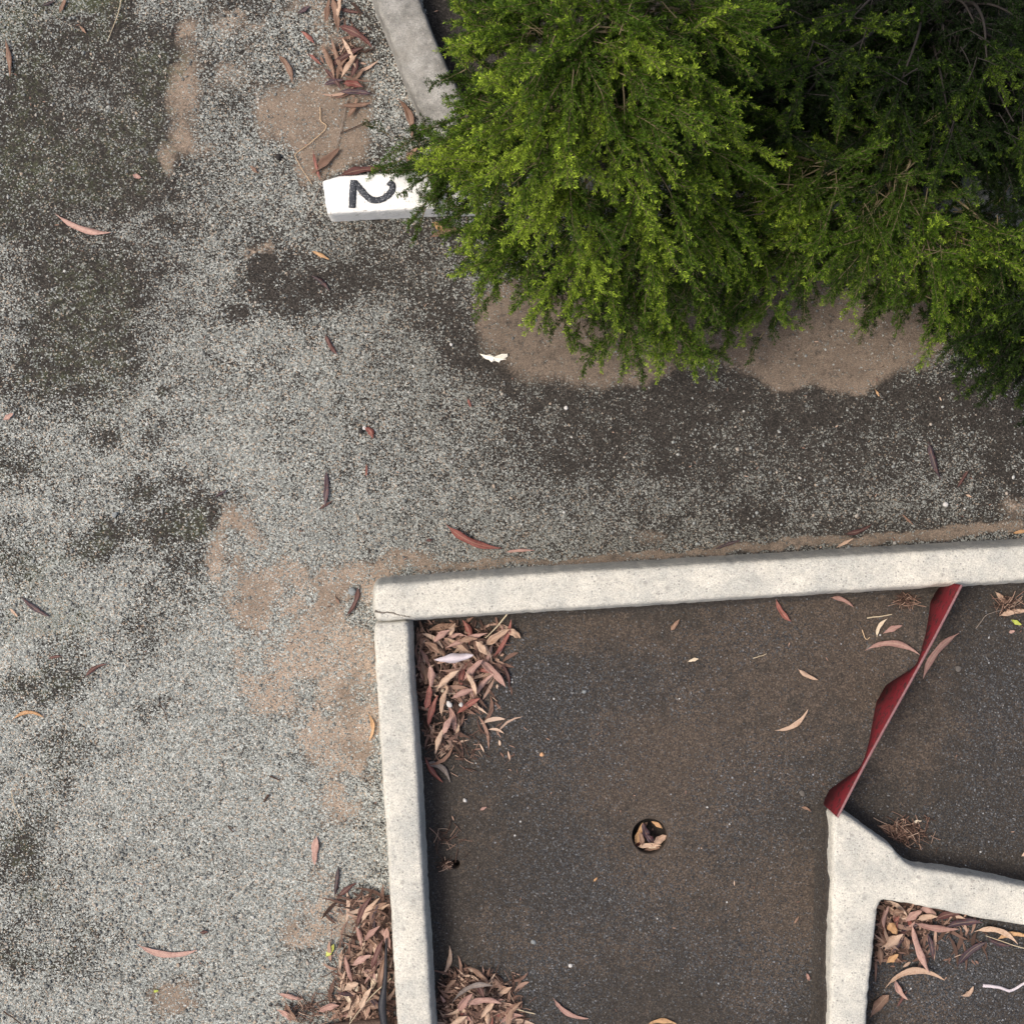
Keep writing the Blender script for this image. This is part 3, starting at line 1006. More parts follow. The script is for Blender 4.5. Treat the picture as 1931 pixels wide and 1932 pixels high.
# single leaves: (stalk u, v, tip u, v, width, colour, bow, where)
SINGLE = [
    (13, 74, 22, 146, 9, 'brown', .03, 'on dark gravel at the far upper left'),
    (151, 49, 164, 64, 5, 'brown', 0, 'on mossy gravel by the dry grass stalk'),
    (81, 12, 105, 2, 6, 'purple', 0, 'on green mossy gravel at the top edge'),
    (113, 25, 125, -2, 8, 'brown', 0, 'on green moss at the top edge'),
    (105, 412, 210, 447, 12, 'pink', -.10, 'alone on grey gravel left of the numbered kerb'),
    (251, 330, 267, 336, 9, 'pink', 0, 'chip alone on the dark mossy patch'),
    (472, 313, 487, 327, 7, 'brown', 0, 'left of the numbered kerb on gravel'),
    (527, 101, 556, 155, 11, 'brown', .12, 'alone left of the leaf drift by the slanting kerb'),
    (569, 59, 594, 82, 8, 'red', .06, 'at the upper left of the leaf drift by the slanting kerb'),
    (562, 27, 585, 12, 8, 'purple', 0, 'near the top edge left of the leaf drift'),
    (589, 474, 622, 490, 7, 'orange', .03, 'on gravel below the numbered kerb'),
    (588, 518, 624, 548, 8, 'purple', .1, 'on the black soil patch below the numbered kerb'),
    (612, 630, 635, 671, 8, 'darkred', -.05, 'on grey gravel left of the white scrap'),
    (7, 793, 26, 780, 9, 'pink', 0, 'at the far left edge on gravel'),
    (617, 886, 614, 957, 10, 'purple', .03, 'standing dark on gravel above the tan sand'),
    (600, 962, 627, 945, 5, 'darkred', 0, 'beside the tip of the dark upright leaf'),
    (406, 938, 429, 924, 5, 'purple', 0, 'on the dark moss patch above the tan sand'),
    (38, 1126, 93, 1165, 9, 'purple', -.06, 'on pale gravel at the left edge'),
    (19, 1147, 35, 1164, 5, 'tan', 0, 'beside the dark leaf at the left edge'),
    (90, 1242, 118, 1237, 5, 'darkred', .05, 'on gravel left of the sandy area'),
    (159, 1275, 201, 1249, 7, 'darkred', .12, 'on grey gravel at the lower left of the dark moss'),
    (690, 805, 706, 826, 12, 'red', .2, 'curled up beside a white chip on gravel'),
    (882, 752, 888, 769, 5, 'red', 0, 'on gravel below the white scrap'),
    (692, 875, 691, 899, 4, 'red', 0, 'on gravel right of the dark upright leaf'),
    (838, 996, 943, 1041, 14, 'red', -.10, 'on gravel above the long kerb'),
    (952, 1041, 1008, 1037, 6, 'pink', .03, 'touching the big reddish leaf above the long kerb'),
    (803, 1020, 816, 1018, 6, 'darkred', 0, 'left of the big reddish leaf'),
    (680, 1106, 657, 1164, 8, 'darkred', .10, 'on sand beside the corner of the kerbs'),
    (632, 1126, 641, 1139, 5, 'brown', 0, 'on tan sand left of the kerb corner'),
    (1748, 833, 1771, 906, 11, 'purple', -.02, 'on gravel below the shrub at the right'),
    (1825, 887, 1804, 920, 6, 'darkred', 0, 'beside the purple leaf at the right'),
    (1592, 1010, 1644, 992, 8, 'darkred', -.08, 'just above the long kerb'),
    (1576, 1033, 1608, 1016, 6, 'tan', 0, 'against the back of the long kerb'),
    (1344, 1037, 1397, 1018, 6, 'purple', .02, 'lying above the middle of the long kerb'),
    (1820, 933, 1831, 938, 4, 'tan', 0, 'chip on black soil at the right'),
    (1908, 1006, 1938, 1000, 7, 'orange', 0, 'at the right edge above the long kerb'),
    (1699, 969, 1722, 991, 4, 'brown', 0, 'on gravel above the long kerb at the right'),
    (1460, 1132, 1488, 1174, 10, 'red', -.10, 'inside the long kerb on the dark surface'),
    (1566, 1124, 1610, 1142, 8, 'pink', .12, 'against the inner face of the long kerb'),
    (1649, 1200, 1669, 1165, 7, 'cream', .15, 'left of the red board'),
    (1664, 1194, 1700, 1179, 10, 'pink', .04, 'beside the cream leaf left of the red board'),
    (1630, 1215, 1733, 1223, 12, 'pink', .17, 'arching towards the red board'),
    (1801, 1189, 1733, 1275, 13, 'pink', -.10, 'leaning along the right side of the red board'),
    (1503, 1263, 1541, 1284, 8, 'tan', -.06, 'alone on the dark surface left of the red board'),
    (1296, 1248, 1317, 1242, 6, 'cream', .06, 'alone in the middle of the dark surface'),
    (1264, 1190, 1281, 1168, 8, 'brown', 0, 'chip alone below the long kerb'),
    (1875, 1116, 1903, 1143, 9, 'tan', 0, 'in the twig tuft right of the red board'),
    (1882, 1160, 1940, 1150, 10, 'tan', .05, 'under the twig tuft at the right edge'),
    (1901, 1193, 1913, 1190, 6, 'pink', 0, 'below the twig tuft at the right edge'),
    (1905, 1169, 1925, 1179, 8, 'green', 0, 'at the right edge below the twig tuft'),
    (1465, 1384, 1527, 1344, 9, 'tan', -.16, 'alone left of the foot of the red board'),
    (22, 1351, 84, 1345, 7, 'orange', .22, 'arched on gravel at the far left'),
    (597, 1575, 593, 1631, 13, 'pink', -.03, 'on gravel left of the long downward kerb'),
    (639, 1632, 632, 1692, 8, 'purple', 0, 'standing above the lower left heap'),
    (632, 1697, 672, 1663, 9, 'darkred', .05, 'crossing the dark leaf above the lower left heap'),
    (258, 1790, 372, 1801, 12, 'pink', -.13, 'alone on pale gravel near the bottom left'),
    (615, 1805, 631, 1781, 10, 'green', -.05, 'fresh beside the lower left heap'),
    (290, 1870, 300, 1868, 5, 'green', 0, 'bit on grey dust at the bottom left'),
    (524, 1873, 572, 1885, 9, 'pink', -.04, 'at the left tip of the lower left heap'),
    (377, 1759, 394, 1757, 6, 'darkred', 0, 'above the big arched leaf at bottom left'),
    (700, 1345, 702, 1397, 7, 'orange', .16, 'against the outer face of the downward kerb'),
    (852, 1783, 840, 1839, 9, 'tan', .12, 'above the heap inside the kerb at the bottom'),
    (1039, 1888, 1106, 1927, 9, 'pink', -.15, 'at the bottom edge right of the heap'),
    (1219, 1928, 1275, 1926, 9, 'orange', .12, 'at the bottom edge below the cup'),
    (805, 1433, 854, 1468, 11, 'grey', .22, 'curling out of the lower end of the corner heap'),
    (799, 1428, 833, 1477, 9, 'red', -.08, 'pointing down out of the corner heap'),
    (837, 1427, 862, 1356, 8, 'tan', -.25, 'looping at the lower end of the corner heap'),
    (810, 447, 869, 431, 13, 'brown', .05, 'below the numbered kerb by the shrub'),
    (817, 419, 836, 437, 12, 'orange', .08, 'folded over another below the numbered kerb'),
    (757, 184, 783, 259, 13, 'brown', .12, 'against the slanting grey kerb'),
    (766, 306, 788, 276, 11, 'brown', .05, 'under the shrub tips by the slanting kerb'),
    (1064, 466, 1081, 509, 9, 'brown', .05, 'on shaded earth under the shrub'),
    (1484, 282, 1516, 263, 10, 'darkred', .05, 'in deep shade between the shrubs'),
    (1381, 414, 1414, 398, 11, 'darkred', .05, 'beside the hidden grey kerb'),
    (1526, 482, 1560, 466, 9, 'red', .05, 'at the edge of the shrub over bare earth'),
    (1533, 459, 1570, 446, 8, 'brown', .05, 'among twigs beneath the right shrub'),
    (1650, 735, 1657, 748, 4, 'orange', 0, 'chip on the brown earth patch'),
    (1925, 1615, 1940, 1605, 8, 'tan', 0, 'at the right edge above the forked kerb'),
    (1655, 1556, 1701, 1570, 11, 'brown', .10, 'on the twig tuft beside the forked kerb'),
    (1720, 1551, 1737, 1548, 6, 'cream', 0, 'chip on the twig tuft beside the forked kerb'),
    (1510, 1521, 1530, 1530, 5, 'brown', .1, 'curl at the foot of the red board'),
    (1520, 2005 - 170, 1526, 2005 - 155, 6, 'pink', 0, 'chip left of the forked kerb near the bottom'),
    (905, 1528, 918, 1522, 5, 'pink', 0, 'bit on the dark surface near the left kerb'),
    (1119, 1662, 1126, 1655, 4, 'orange', 0, 'bit on the dark surface below the cup'),
    (1497, 1742, 1506, 1728, 4, 'brown', 0, 'bit on the dark surface left of the forked kerb'),
    (640, 1840 - 20, 646, 1790, 6, 'tan', 0, 'on sand above the lower left heap'),
]
for (u1, v1, u2, v2, w, c, bow, where) in SINGLE:
    L = math.hypot(u2 - u1, v2 - v1)
    lab = ' '.join(x for x in (size_word(L), COLW[c], shape_word(bow, w, L), 'leaf', where) if x)
    lab = ' '.join(lab.split()[:16])
    zz = .007 if (v1 > 1100 and u1 > 740) else .006
    add_leaf(u1, v1, u2, v2, w, c, bow, zz, uniq(lab, [dir_word(u1, v1, u2, v2)]), 'fallen gum leaves lying singly', lift=random.uniform(.0, .035))

# heaps: explicit leaves first (stalk u, v, tip u, v, width, colour, bow, layer), then filler
HEAPS = [
    dict(key='corner', where='in the corner heap inside the kerbs', poly=[(786, 1176), (900, 1176), (960, 1185), (950, 1250), (905, 1330), (880, 1350), (862, 1420), (822, 1432), (805, 1400), (788, 1300)],
         n=30, cols='pink pink tan tan brown pink red cream', hmax=.055, foot=[(784, 1176), (800, 1400)],
         ex=[(838, 1222, 920, 1192, 10, 'pink', .03, 3), (913, 1217, 960, 1185, 14, 'tan', .04, 3), (957, 1186, 982, 1203, 13, 'tan', .05, 2), (932, 1243, 968, 1170, 8, 'red', -.1, 2),
             (873, 1283, 910, 1243, 12, 'pink', .04, 3), (901, 1240, 955, 1294, 14, 'pink', .05, 3), (897, 1209, 920, 1236, 13, 'tan', 0, 4), (812, 1254, 815, 1296, 14, 'pink', .05, 3),
             (946, 1247, 964, 1300, 6, 'darkred', .12, 1), (815, 1213, 848, 1186, 12, 'pink', .08, 3), (795, 1245, 806, 1290, 14, 'brown', .05, 2), (823, 1300, 865, 1262, 12, 'tan', .05, 4),
             (850, 1316, 898, 1298, 11, 'pink', .05, 3), (830, 1350, 842, 1296, 10, 'tan', .08, 3), (806, 1370, 824, 1310, 11, 'red', .05, 3), (860, 1345, 905, 1316, 11, 'red', .05, 2),
             (803, 1340, 812, 1290, 12, 'red', -.05, 4), (835, 1385, 852, 1350, 12, 'pink', .05, 3), (820, 1420, 836, 1372, 10, 'tan', .05, 3), (880, 1265, 900, 1310, 9, 'tan', .05, 4),
             (800, 1210, 830, 1232, 14, 'brown', .05, 3), (862, 1210, 900, 1203, 10, 'brown', .06, 4), (848, 1200, 858, 1175, 9, 'tan', .06, 4), (895, 1310, 930, 1268, 9, 'pink', .08, 2)]),
    dict(key='lower left', where='in the heap outside the kerb at lower left', poly=[(686, 1690), (735, 1700), (738, 1760), (743, 1931), (640, 1931), (628, 1880), (645, 1820), (680, 1780), (675, 1720)],
         n=36, cols='pink tan tan brown darkred tan purple cream brown', hmax=.05, foot=[(736, 1690), (744, 1931)],
         ex=[(672, 1745, 698, 1690, 11, 'darkred', .08, 2), (680, 1738, 715, 1692, 10, 'tan', .05, 2), (692, 1722, 730, 1700, 9, 'brown', .05, 2), (673, 1744, 684, 1784, 9, 'pink', .06, 3),
             (686, 1775, 716, 1745, 10, 'pink', .05, 3), (650, 1800, 664, 1850, 9, 'pink', -.06, 3), (665, 1820, 700, 1800, 12, 'pink', .05, 3), (648, 1866, 676, 1854, 14, 'tan', .05, 3),
             (700, 1830, 722, 1770, 10, 'darkred', .04, 3), (645, 1880, 650, 1830, 8, 'tan', .04, 2), (735, 1790, 728, 1750, 12, 'pink', .1, 3), (715, 1860, 728, 1800, 12, 'brown', .05, 2),
             (560, 1925, 537, 1893, 12, 'brown', .08, 2), (556, 1924, 524, 1902, 11, 'pink', -.08, 2), (600, 1906, 640, 1893, 12, 'pink', .08, 2), (678, 1905, 700, 1860, 10, 'tan', .05, 3)]),
    dict(key='bottom', where='in the round heap inside the kerb at the bottom', poly=[(832, 1860), (860, 1838), (900, 1836), (945, 1870), (980, 1900), (978, 1945), (832, 1945)],
         n=22, cols='pink tan brown grey brown tan grey red', hmax=.05, foot=[(828, 1850), (836, 1945)],
         ex=[(925, 1858, 887, 1822, 10, 'brown', -.05, 3), (850, 1880, 925, 1850, 10, 'grey', .15, 4), (862, 1906, 890, 1872, 14, 'pink', .05, 4), (878, 1890, 945, 1887, 12, 'pink', .1, 4),
             (905, 1920, 935, 1885, 10, 'tan', .05, 3), (935, 1880, 965, 1860, 9, 'tan', .05, 2), (845, 1940, 880, 1915, 12, 'tan', .05, 3), (940, 1925, 985, 1912, 10, 'pink', .15, 2),
             (955, 1940, 978, 1885, 12, 'brown', .2, 3), (840, 1870, 860, 1845, 9, 'brown', .1, 2), (895, 1850, 915, 1880, 10, 'darkred', .05, 4)]),
    dict(key='fork', where='in the drift within the fork of the kerb', poly=[(1662, 1702), (1720, 1712), (1800, 1730), (1850, 1742), (1760, 1745), (1720, 1760), (1690, 1800), (1655, 1815), (1656, 1740)],
         n=13, cols='pink tan brown pink purple red darkred', hmax=.04, foot=[(1660, 1702), (1650, 1815)],
         ex=[(1663, 1752, 1672, 1708, 9, 'pink', .1, 2), (1680, 1722, 1702, 1718, 14, 'brown', .05, 3), (1706, 1738, 1736, 1716, 14, 'pink', .05, 3), (1732, 1712, 1764, 1722, 13, 'pink', .12, 2),
             (1727, 1733, 1766, 1727, 11, 'tan', .05, 3), (1720, 1742, 1805, 1756, 12, 'pink', -.06, 3), (1716, 1742, 1748, 1836, 13, 'pink', -.05, 4), (1664, 1790, 1700, 1760, 17, 'tan', 0, 4),
             (1675, 1740, 1690, 1762, 16, 'orange', 0, 2), (1667, 1848, 1776, 1830, 12, 'tan', .22, 3), (1760, 1733, 1812, 1718, 13, 'darkred', .06, 2), (1782, 1745, 1850, 1735, 14, 'purple', .06, 2),
             (1840, 1748, 1920, 1770, 11, 'tan', .18, 3), (1878, 1768, 1935, 1760, 10, 'orange', .12, 2), (1800, 1822, 1856, 1772, 13, 'purple', .08, 1), (1858, 1770, 1908, 1786, 8, 'purple', -.12, 1),
             (1684, 1848, 1708, 1886, 10, 'pink', -.1, 1), (1637, 1915, 1674, 1876, 19, 'brown', .05, 1), (1656, 1780, 1662, 1815, 10, 'brown', .05, 2), (1670, 1816, 1692, 1798, 12, 'orange', .05, 1),
             (1748, 1758, 1760, 1808, 9, 'purple', .05, 2), (1812, 1880, 1836, 1864, 9, 'tan', -.25, 1), (1690, 1900, 1710, 1868, 5, 'darkred', 0, 1), (1705, 1765, 1712, 1790, 10, 'brown', .05, 2)]),
    dict(key='drift', where='in the leaf drift along the slanting kerb', poly=[(612, 0), (650, -30), (665, 40), (690, 70), (695, 150), (690, 200), (640, 200), (625, 150), (620, 90)],
         n=6, cols='brown brown red darkred tan grey purple', hmax=.018, foot=[(650, 0), (660, 200)],
         ex=[(583, 102, 607, 123, 6, 'red', 0, 1), (608, 84, 633, 148, 11, 'brown', .04, 2), (610, 126, 646, 169, 8, 'darkred', .04, 2), (610, 160, 649, 150, 9, 'purple', .06, 2),
             (615, 45, 621, -4, 10, 'brown', .03, 2), (628, -5, 640, 62, 12, 'brown', .04, 1), (637, 34, 642, -5, 9, 'tan', .04, 2), (638, 46, 705, 86, 13, 'darkred', .1, 2),
             (642, 148, 672, 104, 9, 'tan', .05, 2), (664, 148, 675, 111, 12, 'darkred', 0, 1), (647, 157, 685, 162, 13, 'red', .1, 3), (638, 172, 701, 177, 11, 'purple', .04, 1),
             (643, 201, 701, 196, 9, 'brown', -.05, 2), (657, 225, 675, 185, 9, 'brown', -.06, 1), (591, 285, 603, 340, 6, 'red', -.03, 1), (638, 331, 718, 316, 13, 'darkred', .06, 1)]),
]


def shred_mesh(name, poly, n, hmax, foot, seed, label, mat=None):
    """crumbled leaf shreds, husks and needles under a heap: one uncountable mass"""
    r = random.Random(seed)
    P = np.array(poly, float)
    lo, hi = P.min(0), P.max(0)
    V, Q = [], []
    k = 0
    while k < n:
        u, v = r.uniform(lo[0] - 8, hi[0] + 8), r.uniform(lo[1] - 8, hi[1] + 8)
        if not in_poly(np.array(u), np.array(v), poly) and r.random() > .12:
            continue
        hz = heap_h(u, v, poly, hmax, foot) * r.uniform(.1, .9) + .006
        x, y = W(u, v, hz)
        L, w = (r.uniform(.008, .03), r.uniform(.002, .0075)) if r.random() < .45 else ((r.uniform(.015, .05), r.uniform(.0007, .0016)) if r.random() < .6 else (r.uniform(.045, .105), r.uniform(.005, .0125)))
        a = r.uniform(0, 2 * math.pi)
        ca, sa = math.cos(a), math.sin(a)
        tz = r.uniform(-.35, .35)
        bw = r.uniform(-.2, .2) if L > .03 else 0
        b = len(V)
        prof = ((-1, .08), (-.6, .75), (-.1, 1), (.4, .8), (.8, .38), (1, .04)) if w > .0022 else ((-1, .7), (-.5, 1), (0, 1), (.4, 1), (.7, .9), (1, .6))
        for s, hw in prof:
            for t in (-1, 1):
                dx, dy = s * L / 2, t * w / 2 * hw + bw * L * (1 - s * s)
                V.append((x + ca * dx - sa * dy, y + sa * dx + ca * dy, max(.006, hz + s * L / 2 * tz + t * w * .2 * math.sin(k))))
        Q += [(b + 2 * m, b + 2 * m + 2, b + 2 * m + 3, b + 2 * m + 1) for m in range(5)]
        k += 1
    me = mesh_np(name, V, Q, smooth=False)
    o = link(name, me, [mat or MAT['litter']])
    tag(o, label, 'leaf litter', kind='stuff')
    return o


def seg_d(u, v, a, b):
    ax, ay = a
    bx, by = b
    t = max(0, min(1, ((u - ax) * (bx - ax) + (v - ay) * (by - ay)) / ((bx - ax) ** 2 + (by - ay) ** 2)))
    return math.hypot(u - ax - t * (bx - ax), v - ay - t * (by - ay))


def poly_d(u, v, poly):
    d = min(seg_d(u, v, poly[i], poly[(i + 1) % len(poly)]) for i in range(len(poly)))
    return d if in_poly(np.array(u), np.array(v), poly) else 0.0


def heap_h(u, v, poly, hmax, foot):
    e = min(1, poly_d(u, v, poly) / 45)
    f = max(0, 1 - seg_d(u, v, *foot) / 170)
    return hmax * (.25 * e + .75 * f) * min(1, .35 + e)


Ml = NT('leaf_litter_bits')
_geo = Ml.n('ShaderNodeNewGeometry')
Ml.col(Ml.ramp(_geo.outputs['Random Per Island'], [(0, (0.04, 0.024, 0.018)), (.35, (0.095, 0.056, 0.042)), (.6, (0.2, 0.118, 0.088)), (.85, (0.33, 0.215, 0.16)), (1, (0.5, 0.37, 0.28))]))
MAT['litter'] = Ml.m

for H in HEAPS:
    P = np.array(H['poly'], float)
    lo, hi = P.min(0), P.max(0)
    mid = (lo + hi) / 2
    todo = [(True,) + e for e in H['ex']]
    cols = H['cols'].split()
    rr = random.Random(H['key'])
    cnt = 0
    fill = []
    while cnt < H['n']:
        u, v = rr.uniform(lo[0], hi[0]), rr.uniform(lo[1], hi[1])
        if poly_d(u, v, H['poly']) < 6:
            continue
        L = rr.uniform(32, 82)
        a = rr.uniform(0, 2 * math.pi)
        du, dv = math.cos(a) * L / 2, math.sin(a) * L / 2
        if poly_d(u + du, v + dv, H['poly']) <= 0 or poly_d(u - du, v - dv, H['poly']) <= 0:
            if rr.random() > .12:
                continue
            if H['key'] in ('corner', 'bottom') and min(u + du, u - du) < 795 + (v - 1176) * .052:
                continue
            if H['key'] == 'lower left' and max(u + du, u - du) > 738:
                continue
            if H['key'] == 'fork' and min(u + du, u - du) < 1664:
                continue
        fill.append((False, u - du, v - dv, u + du, v + dv, rr.uniform(6, 12.5), rr.choice(cols), rr.uniform(-.22, .22), rr.choice((0, 1, 1, 2))))
        cnt += 1
    for (own, u1, v1, u2, v2, w, c, bow, layer) in fill + todo:
        cu, cv = (u1 + u2) / 2, (v1 + v2) / 2
        hz = heap_h(cu, cv, H['poly'], H['hmax'], H['foot'])
        z = .007 + hz * (.35 + .17 * layer) + (0.004 * layer if own else 0)
        L = math.hypot(u2 - u1, v2 - v1)
        pu = 'left' if cu < mid[0] - (hi[0] - lo[0]) * .17 else ('right' if cu > mid[0] + (hi[0] - lo[0]) * .17 else '')
        pv = 'upper' if cv < mid[1] - (hi[1] - lo[1]) * .17 else ('lower' if cv > mid[1] + (hi[1] - lo[1]) * .17 else '')
        pos = ('at its ' + ' '.join(x for x in (pv, pu) if x) + ' side') if (pu or pv) else 'at its middle'
        lab = ' '.join(x for x in (size_word(L), COLW[c], shape_word(bow, w, L), 'leaf', H['where']) if x)
        dw = dir_word(u1, v1, u2, v2)
        lab2 = uniq(lab + ' ' + pos, [dw, dw + ' on top', dw + ' underneath', 'half buried'])
        lab2 = ' '.join(lab2.split()[:16])
        add_leaf(u1, v1, u2, v2, w, c, bow, z, lab2, 'dead leaves heaped ' + H['where'], tilt=(rr.uniform(-.3, .3), rr.uniform(-.3, .3)) if not own and H['key'] != 'drift' else (rr.uniform(-.14, .14), rr.uniform(-.14, .14)),
                 lift=rr.uniform(0, .08) if H['key'] != 'drift' else .02, curl=rr.uniform(-.5, .8) if H['key'] != 'drift' else rr.uniform(-.2, .4))
    shred_mesh('leaf_litter', H['poly'], {'drift': 50, 'fork': 420}.get(H['key'], 850), H['hmax'], H['foot'], 5, 'crumbled leaf bits and husks ' + H['where'])

# leaves lying in the cup
for k, (du, dv, L, a, w, c, z) in enumerate([(-20, -4, 44, 70, 12, 'orange', -.03), (-8, -8, 40, 115, 13, 'purple', -.025), (18, 6, 30, 28, 14, 'tan', -.02), (-2, 17, 46, 4, 9, 'tan', -.022),
                                             (12, 14, 34, 30, 13, 'cream', -.03), (2, 8, 34, 130, 12, 'purple', -.024), (-16, 6, 26, 100, 10, 'brown', -.02), (14, -22, 24, 150, 8, 'orange', -.035),
                                             (-14, -18, 26, 40, 9, 'brown', -.04), (4, 24, 36, 10, 8, 'brown', -.03), (-22, 12, 22, 60, 9, 'red', -.035)]):
    a = R(a)
    cu, cv = 1225 + du, 1577 + dv
    add_leaf(cu - math.cos(a) * L / 2, cv + math.sin(a) * L / 2, cu + math.cos(a) * L / 2, cv - math.sin(a) * L / 2, w, c, random.uniform(-.06, .06), z,
             uniq(COLW[c] + ' dead leaf lying inside the golf cup', [x for x in (('at its ' + ('upper ' if dv < -10 else ('lower ' if dv > 10 else '')) + ('left' if du < 0 else 'right')),)] + ['along its lower rim', 'across its middle']),
             'dead leaves in the golf cup', tilt=(random.uniform(-.3, .3), random.uniform(-.3, .3)), lift=.05, curl=random.uniform(0, .9))

# ------------------------------------------------------------------ twigs, straws, pebbles and scraps


def tube_geo(P, rad, sides=6):
    P = np.array(P, float)
    n = len(P)
    T = np.gradient(P, axis=0)
    T /= np.linalg.norm(T, axis=1, keepdims=True) + 1e-9
    up = np.array([.13, .21, 1.0])
    A1 = np.cross(T, up)
    A1 /= np.linalg.norm(A1, axis=1, keepdims=True) + 1e-9
    B1 = np.cross(T, A1)
    rad = np.broadcast_to(np.asarray(rad, float), (n,))
    V = []
    for k in range(sides):
        a = 2 * math.pi * k / sides
        V.append(P + (A1 * math.cos(a) + B1 * math.sin(a)) * rad[:, None])
    V = np.stack(V, 1).reshape(-1, 3)
    i = np.arange(n - 1)[:, None] * sides
    k = np.arange(sides)[None, :]
    k2 = (k + 1) % sides
    Q = np.stack([i + k, i + k2, i + sides + k2, i + sides + k], -1).reshape(-1, 4)
    return V, Q


def stick(name, pts, r, mat, label, cat, group=None, z=.008, wob=2.0, taper=.6):
    c = cr(pts, 6)
    c = c + np.column_stack([(fbm(np.arange(len(c)) * .37, np.full(len(c), pts[0][0]), 8) - .5) * wob, (fbm(np.arange(len(c)) * .37, np.full(len(c), pts[0][1]), 9) - .5) * wob])
    P = np.array([(*W(u, v, z), z + random.uniform(-.001, .001)) for u, v in c])
    o0 = P.mean(0)
    o0[2] = z
    V, Q = tube_geo(P - o0, np.linspace(r, r * taper, len(P)))
    o = link(name, mesh_np(name, V, Q), [mat])
    o.location = o0
    return tag(o, label, cat, group)


ST = 'dry stalks and twigs on the ground'
stick('dry_stalk', [(230, -5), (222, 30), (203, 79)], .0013, MAT['straw'], 'pale dry grass stalk over the mossy gravel at the top left', 'stalk', ST)
stick('root_twig', [(604, 203), (605, 228), (616, 240), (588, 268), (559, 290), (562, 305), (589, 349)], .0014, MAT['root'], 'thin orange root zigzagging across the brown sand by the numbered kerb', 'twig', ST)
stick('grey_twig', [(655, 190), (648, 225), (634, 280), (606, 350), (578, 414)], .0015, MAT['twig'], 'long grey twig slanting past the left end of the numbered kerb', 'twig', ST)
stick('dry_stalk', [(956, 1159), (935, 1185), (915, 1204)], .0022, MAT['straw'], 'pale dry stalk leaning out of the corner heap to the long kerb', 'stalk', ST, z=.03)
stick('dry_stalk', [(1634, 1166), (1658, 1163), (1681, 1159)], .0019, MAT['straw'], 'short pale stalk above the cream leaf left of the red board', 'stalk', ST)
stick('dark_twig', [(300, 1325), (309, 1340), (318, 1362)], .0016, MAT['darkstick'], 'thin dark twig on pale gravel left of the tan sand', 'twig', ST)
stick('dark_twig', [(509, 1464), (518, 1468), (529, 1471)], .0024, MAT['darkstick'], 'short dark twig on pale gravel, lying crosswise', 'twig', ST)
stick('dark_twig', [(507, 1499), (502, 1506), (498, 1513)], .0036, MAT['darkstick'], 'stubby dark twig standing on pale gravel left of the kerb', 'twig', ST)
stick('dark_twig', [(430, 1559), (437, 1566), (441, 1569)], .0022, MAT['darkstick'], 'tiny black twig in the middle of the pale gravel', 'twig', ST)
stick('dry_stalk', [(22, 1492), (28, 1520), (47, 1559)], .0011, MAT['straw'], 'pale dry stalk at the left edge on gravel', 'stalk', ST)
stick('dark_twig', [(8, 1908), (25, 1920), (46, 1936)], .0022, MAT['darkstick'], 'dark twig at the bottom left corner', 'twig', ST)
stick('dry_stalk', [(1985, 1800), (1920, 1786), (1858, 1765)], .0015, MAT['straw'], 'long pale stalk lying over the drift in the kerb fork', 'stalk', ST, z=.02)
stick('dry_stalk', [(738, 1845), (700, 1880), (664, 1925), (650, 1950)], .0014, MAT['straw'], 'long pale stalk lying over the lower left heap', 'stalk', ST, z=.05)
stick('dry_stalk', [(960, 1900), (980, 1905), (1008, 1912)], .0022, MAT['straw'], 'pale stalk sticking out of the bottom heap', 'stalk', ST, z=.015)
stick('dark_twig', [(640, 253), (680, 235), (713, 224)], .0016, MAT['darkstick'], 'dark twig on sand below the leaf drift', 'twig', ST)
stick('dry_stalk', [(1625, 575), (1637, 577), (1640, 562), (1636, 553)], .0016, MAT['straw'], 'bent pale stalk on the bare earth under the right shrub', 'stalk', ST)
stick('dry_stalk', [(1840, 1186), (1860, 1160), (1890, 1150)], .0013, MAT['twig'], 'forked grey twig in the tuft right of the red board', 'twig', ST)
stick('dry_stalk', [(1420, 1242), (1432, 1238), (1445, 1233)], .0012, MAT['straw'], 'hair thin stalk on the dark surface right of the cream leaf', 'stalk', ST)
stick('dry_stalk', [(1625, 1188), (1632, 1205), (1640, 1202)], .0016, MAT['root'], 'thin orange twig at the tail of the arching leaf', 'twig', ST)
stick('bark_strip', [(1852, 1859), (1883, 1862), (1905, 1868), (1930, 1855), (1950, 1840)], .0052, MAT['lavbark'], 'pale curled bark strip within the kerb fork at the right edge', 'bark')


def tuft(name, cu, cv, ru, rv, n, label, seed, z0=.006, h=.02):
    r = random.Random(seed)
    Vs, Qs, b = [], [], 0
    for k in range(n):
        u = cu + r.gauss(0, ru * .5)
        v = cv + r.gauss(0, rv * .5)
        L = r.uniform(10, 34)
        a = r.uniform(0, math.pi)
        z = z0 + r.random() * h * math.exp(-((u - cu) / ru) ** 2 - ((v - cv) / rv) ** 2)
        pts = []
        bend = r.uniform(-.3, .3)
        for t in (-.5, -.17, .17, .5):
            pts.append((*W(u + math.cos(a + bend * t) * L * t, v - math.sin(a + bend * t) * L * t, z), z + r.uniform(-.002, .003)))
        V, Q = tube_geo(pts, r.uniform(.0006, .0013), 4)
        Vs.append(V)
        Qs.append(Q + b)
        b += len(V)
    o = link(name, mesh_np(name, np.vstack(Vs), np.vstack(Qs)), [MAT['litter']])
    return tag(o, label, 'twig tuft', kind='stuff')


